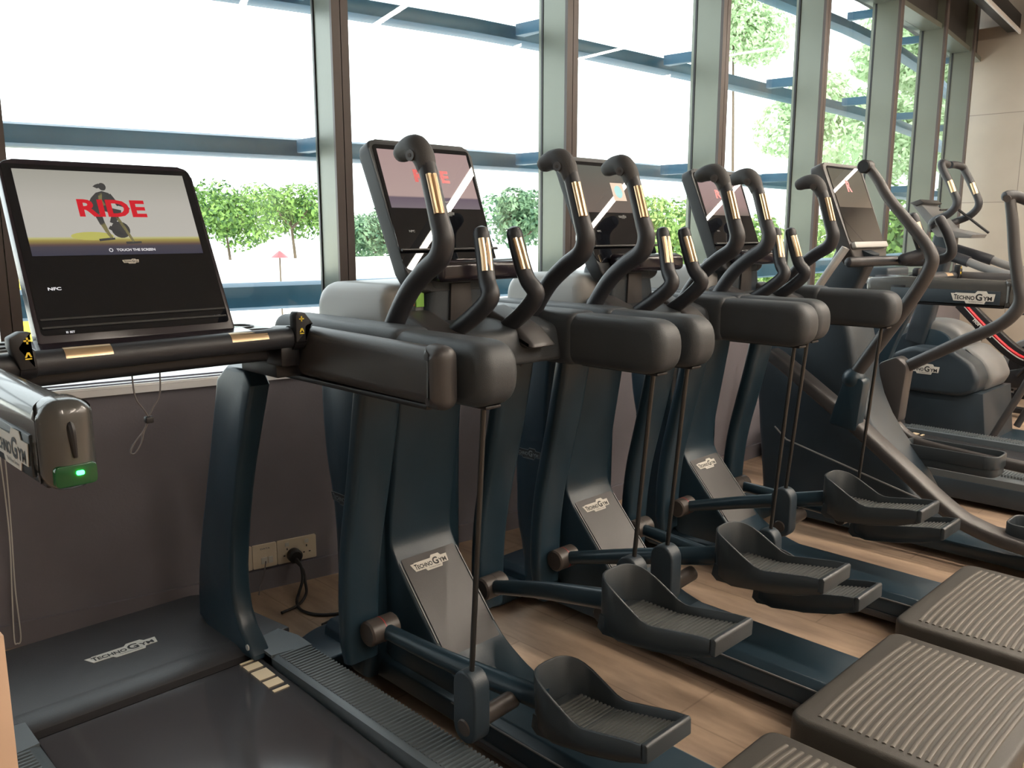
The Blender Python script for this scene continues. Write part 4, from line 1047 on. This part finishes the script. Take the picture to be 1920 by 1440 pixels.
# ------------------------------------------------------------------ things by the wall
# sockets on the lower wall
a, b = Vector(MU[1]), Vector(MU[2]); dd = (b-a).normalized(); nn = Vector((-dd.y, dd.x))
def wallP(s, o, z):       # s measured along the camera-side wall line, o into the room
    k = 1.209-s; q = a.lerp(b, 0)+dd*0
    # point on the bay line whose distance along dd from bay start equals base - k
    base = 0.944
    q = a+dd*(base-k)-nn*o; return Vector((q.x, q.y, z))
def faceplate(name, s0, s1, label, cat, double, holes):
    c = wallP((s0+s1)/2, 0, .12); t = thing(name, label, cat, (c.x, c.y, .12), None)
    U = Vector((dd.x, dd.y, 0)); V = Vector((0, 0, 1))
    bm = NB(); plate(bm, wallP(s0, .0005, .083), U, V, round_poly([(0, 0), (s1-s0, 0), (s1-s0, .088), (0, .088)], .005, 3), .009); f = finish('faceplate', bm, 'white_plastic', t)
    bm = NB()
    for h in holes:
        for (du, dv, w, hh) in ((0, .030, .004, .008), (-.011, .008, .007, .004), (.011, .008, .007, .004)):
            plate(bm, wallP(s0+h+du-w/2, .0095, .083+.022+dv-.004), U, V, [(0, 0), (w, 0), (w, hh), (0, hh)], .0006)
    if holes: finish('pin_hole', bm, 'ink', t)
    if double:
        for h in holes:
            bm = NB(); plate(bm, wallP(s0+h-.007, .0095, .146), U, V, [(0, 0), (.014, 0), (.014, .014), (0, .014)], .003); finish('rocker_switch', bm, 'logo', t)
    return t
faceplate('wall_socket', 1.209-.148, 1.209, 'double mains socket on the dark wall, empty on its right side', 'socket', True, (.037, .111))
ds = faceplate('data_socket', 1.209-.148-.090, 1.209-.150, 'data socket plate with a grey lead, left of the double mains socket', 'socket', False, ())
bm = NB(); U = Vector((dd.x, dd.y, 0)); plate(bm, wallP(1.209-.148-.060, .0095, .098), U, Vector((0, 0, 1)), [(0, 0), (.022, 0), (.022, .024), (0, .024)], .004); plate(bm, wallP(1.209-.148-.034, .0095, .098), U, Vector((0, 0, 1)), [(0, 0), (.016, 0), (.016, .024), (0, .024)], .004); finish('data_port', bm, 'logo', ds)
bm = NB(); text(bm, 'DATA', wallP(1.209-.148-.062, .0095, .152), U, Vector((0, 0, 1)), .006, .036, 0, .02); finish('port_label', bm, 'grey', ds)
p = [wallP(1.209-.148-.045, .014, .108), wallP(1.209-.148-.06, .03, .06), wallP(1.209-.148-.075, .035, .03), wallP(1.209-.148-.09, .06, .006)]
bm = NB(); sweep(bm, p, .0022, 8, 6); finish('data_lead', bm, 'greycord', ds)
faceplate('wall_socket', 1.209-.148-.240, 1.209-.148-.092, 'mains socket plate half hidden behind the treadmill column', 'socket', True, (.037, .111))
# plug with power cable
c = wallP(1.119, .03, .11); t = thing('power_plug', 'round black power plug in the double socket with a cable hanging to the floor', 'plug', (c.x, c.y, c.z))
bm = NB(); q0, q1 = wallP(1.119, .0105, .112), wallP(1.119, .048, .112); cyl(bm, q0, q1, .026, 24, bev=.006); finish('plug_body', bm, 'black', t)
bm = NB(); pts = [wallP(1.119, .045, .105), wallP(1.125, .075, .085), wallP(1.120, .10, .045), wallP(1.095, .13, .012), wallP(1.065, .19, .006), wallP(1.055, .27, .006), wallP(1.10, .34, .006), wallP(1.20, .37, .006), wallP(1.32, .36, .006)]
sweep(bm, pts, .0055, 10, 7); finish('cable', bm, 'black', t)
bm = NB(); pts = [wallP(1.114, .046, .100), wallP(1.128, .085, .075), wallP(1.126, .11, .035), wallP(1.11, .16, .014), wallP(1.06, .22, .007), wallP(.99, .25, .007)]
sweep(bm, pts, .0050, 10, 7); finish('cable', bm, 'black', t)
bm = NB(); pts = [wallP(1.07, .42, .010), wallP(1.12, .40, .008), wallP(1.20, .395, .008), wallP(1.30, .40, .008), wallP(1.45, .42, .008)]
sweep(bm, pts, .006, 10, 7); o = finish('floor_cable', bm, 'black'); tag(o, 'thick black cable lying on the floor between treadmill and first elliptical', 'cable')
# blind cord loop at the left
base = 0.944
def WP(q_, o, z): q = a+dd*(base-(1.209-q_))-nn*o; return (q.x, q.y, z)
c = WP(.23, .035, .6); ORG[0] = Vector((0, 0, 0))
bm = NB(); sweep(bm, [WP(.223, .035, .78), WP(.229, .035, .60), WP(.231, .035, .38), WP(.222, .035, .2), WP(.214, .035, .04), WP(.220, .035, .02), WP(.232, .035, .04), WP(.231, .035, .2), WP(.237, .035, .38), WP(.241, .035, .60), WP(.236, .035, .78)], .0022, 6, 5)
o = finish('cord_loop', bm, 'cord'); tag(o, 'thin white pull cord hanging in a loop against the dark wall at the left edge', 'cord')
# low wooden box at the bottom-left corner
t = thing('wooden_cabinet', 'low pale wooden cabinet at the bottom left corner beside the treadmill', 'cabinet', (.03, 1.2, 0))
bm = NB(); box(bm, -.16, .212, 1.0, 1.45, .04, .86, .0015); finish('body', bm, 'wood_post', t)
bm = NB(); box(bm, -.14, .195, 1.02, 1.43, 0, .042, 0); finish('plinth', bm, 'black', t)

# ------------------------------------------------------------------ machines
make_treadmill(.730, 'treadmill nearest the camera with a large lit RIDE screen and a green arm light', 'treadmills')
make_vario(1.425, 0, 'elliptical trainer right beside the near treadmill, green sticker on its neck', (-.160, -3.5, 0, 0), 'scr_ride2', sticker=True)
make_vario(2.140, 0, 'middle elliptical of three, its screen brown with a peach card and cyan disc', (-.012, 0, -.150, -3), 'scr_brown')
M['scr_pink'] = screen_mat('lit screen rose', [(0, (0.18, 0.14, 0.12)), (0.25, (0.30, 0.20, 0.19)), (1, (0.34, 0.24, 0.24))])
make_vario(2.850, .03, 'farthest of the three hanging-pedal ellipticals, its screen rose pink', (-.010, 0, -.135, -2), 'scr_pink')
make_cross(3.650, 'elliptical with curved levers, ball joint and long sloping pedal beam, right of the row')
make_treadmill(4.680, 'far treadmill seen side on behind the curved-lever elliptical, brand on its arm', 'treadmills', near=False)
make_climber(5.600, 'dark climber with looped handlebars and sloping handrails before the beige wall')
make_bike(6.65, 1.72, 'striped studio bike nearer the window')
make_bike(7.25, 1.45, 'striped studio bike farther right, closer to the end wall')

# ------------------------------------------------------------------ outside: sun louvres
LV = [(-2.5, 3.95), (-.6, 3.52), (.84, 3.26), (1.89, 3.045), (2.6, 2.935), (3.3, 2.885), (4.2, 2.875), (5.3, 2.905), (6.2, 2.93), (7.3, 3.02), (8.6, 3.22), (10.0, 3.55)]
lvl = ['lowest', 'second from the bottom', 'third from the bottom', 'fourth from the bottom', 'topmost']
for i, z in enumerate((1.038, 1.602, 2.156, 2.712, 3.27)):
    bm = NB(); h = .052 if i == 0 else (.040 if i == 1 else .038)
    prof = [(-.055, -h*.75), (-.06, 0), (-.05, h*.75), (-.02, h), (.02, h), (.05, h*.5), (.055, -h*.3), (.03, -h), (-.03, -h)]
    band(bm, LV, [(o, z+zz) for o, zz in prof]); o = finish('sun_louvre', bm, 'louvre'); tag(o, 'blue grey horizontal sun louvre outside the windows, %s' % lvl[i], 'louvre', 'sun louvres')
    # brackets at mullions hold the louvre
for i, p in enumerate(MU):
    k = WL.index(p); n = nrm(k); P = Vector(p); d = Vector((n.y, -n.x))
    t = thing('louvre_bracket', 'slim louvre support outside window mullion number %s from the left' % ['one', 'two', 'three', 'four', 'five', 'six', 'seven', 'eight', 'nine'][i], 'bracket', (P.x+n.x*.3, P.y+n.y*.3, 1), 'louvre brackets')
    for z in (1.602, 2.156, 2.712):
        bm = NB(); q = [P+d*.00+n*.175, P+d*.03+n*.175, P+d*.03+n*(.335 if i not in (2, 3) else .312), P-d*.02+n*(.335 if i not in (2, 3) else .312)]
        prism(bm, [(v.x, v.y) for v in q], 'z', z-.02, z+.03, .003); finish('arm', bm, 'louvre', t)

# ground and horizon greenery
bm = NB(); box(bm, -60, 110, 3.9, 160, -2.35, -2.2); o = struct('trim_90', bm, 'ground'); o.name = 'pavement'; tag(o, 'sunlit pale paving outside below the windows', 'paving', kind='structure')

def crown_mesh(name, mname, R, n, leaf, seed, holes=.35):
    rnd = random.Random(seed); bm = NB()
    blobs = []
    for _ in range(14):
        th = rnd.uniform(0, 2*PI); r = rnd.uniform(.15, .75); blobs.append((Vector((math.cos(th)*r*R[0], math.sin(th)*r*R[1], rnd.uniform(-.5, .6)*R[2])), rnd.uniform(.32, .55)))
    for i in range(n):
        c, br = rnd.choice(blobs)
        v = Vector((rnd.gauss(0, 1), rnd.gauss(0, 1), rnd.gauss(0, 1))).normalized()
        p = c+Vector((v.x*R[0], v.y*R[1], v.z*R[2]))*br*rnd.uniform(.78, 1.04)
        if noise.noise(p*1.3+Vector((seed, 0, 0))) < -holes+.0: continue
        nv = (v+Vector((rnd.uniform(-.7, .7), rnd.uniform(-.7, .7), rnd.uniform(-.2, .9)))).normalized()
        a = nv.cross(Vector((rnd.uniform(-1, 1), rnd.uniform(-1, 1), rnd.uniform(-1, 1)))).normalized(); b = nv.cross(a)
        L = leaf*rnd.uniform(.6, 1.3); W = L*.5
        bm.faces.new([bm.verts.new(p+a*L*x+b*W*y) for x, y in ((-.5, 0), (-.1, .5), (.5, .1), (.1, -.5))])
    me = bpy.data.meshes.new(name); bm.to_mesh(me); bm.free(); me.materials.append(M[mname]); return me
CR = {
 'cool': [crown_mesh('crown', 'leaf_cool', (2.6, 2.2, 1.5), 5200, .26, 3), crown_mesh('crown', 'leaf_cool', (2.6, 2.2, 1.4), 5200, .26, 4)],
 'dark': [crown_mesh('crown', 'leaf_dark', (2.6, 2.2, 1.6), 5200, .26, 5), crown_mesh('crown', 'leaf_dark', (2.4, 2.2, 1.5), 5200, .24, 6)],
 'lime': [crown_mesh('crown', 'leaf_lime', (2.2, 2.0, 1.6), 6000, .20, 7), crown_mesh('crown', 'leaf_lime', (2.2, 2.0, 1.5), 6000, .20, 8)],
 'pale': [crown_mesh('crown', 'leaf_pale', (3.2, 3.0, 2.6), 11000, .30, 9), crown_mesh('crown', 'leaf_pale', (3.0, 2.6, 2.4), 11000, .30, 10)]}
def tree(x, y, zc, s, kind, k, label, gz=-2.2):
    t = thing('tree', label, 'tree', (x, y, gz), 'trees outside the windows')
    cr = bpy.data.objects.new('crown', CR[kind][k % 2]); COL.objects.link(cr); cr.parent = t; cr.location = (0, 0, zc-gz); cr.scale = (s, s, s); cr.rotation_euler = (0, 0, random.uniform(0, 6))
    bm = NB(); sweep(bm, [(x, y, gz), (x+.1, y, gz+(zc-gz)*.5), (x, y+.1, zc)], [.12*s, .09*s, .05*s], 8, 4)
    for q in range(4):
        a = q*1.7; sweep(bm, [(x, y, zc-.6*s), (x+math.cos(a)*.7*s, y+math.sin(a)*.7*s, zc), (x+math.cos(a)*1.2*s, y+math.sin(a)*1.2*s, zc+.6*s)], [.06*s, .04*s, .02*s], 6, 3)
    finish('trunk', bm, 'trunk', t)
# directions: azimuth from +Y toward +X, placed by distance
def at(px, dist):     # horizontal position along the sight line through a column of the picture
    ang = math.radians(44.45)+math.atan((px-960)/1631.0); return (math.sin(ang)*dist, math.cos(ang)*dist)
trees = [(425, 22, 1.62, .50, 'dark', 'leftmost visible tree, broad green crown beside the big lit screen'),
         (548, 27, 1.75, .66, 'dark', 'green tree whose crown meets the first window mullion'),
         (705, 22, 1.10, .52, 'cool', 'cool green tree left of the first elliptical console'),
         (985, 27, 1.55, .74, 'cool', 'cool green tree between first and second elliptical consoles'),
         (1245, 17, 1.15, .56, 'lime', 'lime green tree between second and third elliptical consoles'),
         (1455, 13, .72, .54, 'lime', 'lime tree right of the third elliptical console'),
         (1572, 10.5, .35, .46, 'lime', 'lime tree in the window left of the curved-lever elliptical'),
         (1470, 8.6, -.05, .30, 'lime', 'low lime tree beneath the louvre right of the third console'),
         (1700, 22, 1.0, .8, 'dark', 'green tree seen between the far mullions')]
for i, (px, dist, zc, s, kind, lb) in enumerate(trees):
    x, y = at(px, dist); tree(x, y, zc, s, kind, i, lb)
pal = [(1366, 19, 5.5, .38, 'tall pale tree high in the upper part of the fourth bay'), (1525, 24, 4.0, .62, 'pale tree between the louvres of the fourth bay'),
       (1662, 28, 4.0, .62, 'pale tree low in the upper part of the fifth bay'), (1700, 30, 6.0, .70, 'pale tree rising in the sixth bay'),
       (1735, 38, 9.2, .9, 'tallest pale tree beyond the far mullions'), (1790, 44, 5.2, 1.0, 'broad pale tree in the last bay')]
for i, (px, dist, zc, s, lb) in enumerate(pal):
    x, y = at(px, dist); tree(x, y, zc, s, 'pale', i, lb)
# small things outside
x, y = at(12, 9.0)
t = thing('yellow_grille', 'yellow slotted panel outside at the far left window edge', 'panel', (x, y, .3))
bm = NB(); box(bm, x-.55, x+.25, y-.03, y+.03, -2.2, 1.0, .01); finish('panel_sheet', bm, 'yellow', t)
bm = NB()
for r in range(5):
    for c_ in range(5): box(bm, x-.50+c_*.15, x-.50+c_*.15+.10, y-.036, y-.028, .70+r*.06-.01, .70+r*.06+.018)
finish('slot', bm, 'ink', t)
x, y = at(522, 13.0)
t = thing('red_parasol', 'tiny dark red parasol far outside below the trees', 'parasol', (x, y, -2.2))
bm = NB(); cyl(bm, (x, y, -2.2), (x, y, 1.0), .012, 8); finish('pole', bm, 'trunk', t)
bm = NB(); sweep(bm, [(x, y, .90), (x, y, 1.0)], [.14, .01], 8, 0); finish('canopy', bm, 'car', t)
bm = NB(); box(bm, -40, 60, 14.0, 14.25, -2.2, .78, 0); o = finish('glare_wall', bm, 'ground'); tag(o, 'added white wall standing in for the overexposed view below the tree crowns', 'wall', kind='structure')  # wall added to give the blown-out white outside and hide the trunks

# ------------------------------------------------------------------ light
w = bpy.data.worlds.new('World'); S.world = w; w.use_nodes = True
nt = w.node_tree; bg = nt.nodes['Background']; bg.inputs['Color'].default_value = (0.88, 0.95, 1.0, 1); bg.inputs['Strength'].default_value = 3.4
sun = bpy.data.lights.new('sun', 'SUN'); sun.energy = 4.0; sun.angle = math.radians(2); sun.color = (1, .97, .9)
so = bpy.data.objects.new('sun', sun); COL.objects.link(so)
so.rotation_euler = Vector((.25, .75, -.75)).to_track_quat('-Z', 'Y').to_euler()

# ------------------------------------------------------------------ camera
cam = bpy.data.cameras.new('camera'); co = bpy.data.objects.new('camera', cam); COL.objects.link(co)
co.location = (0, 0, 1.29); co.rotation_euler = (math.radians(90-10.17), 0, math.radians(-44.45))
cam.sensor_width = 36; cam.lens = 1605/1920*36; cam.clip_start = .02; cam.clip_end = 500
S.camera = co
S.view_settings.view_transform = 'Standard'; S.view_settings.look = 'None'; S.view_settings.gamma = 1; S.view_settings.use_curve_mapping = False
S.view_settings.exposure = 0.15
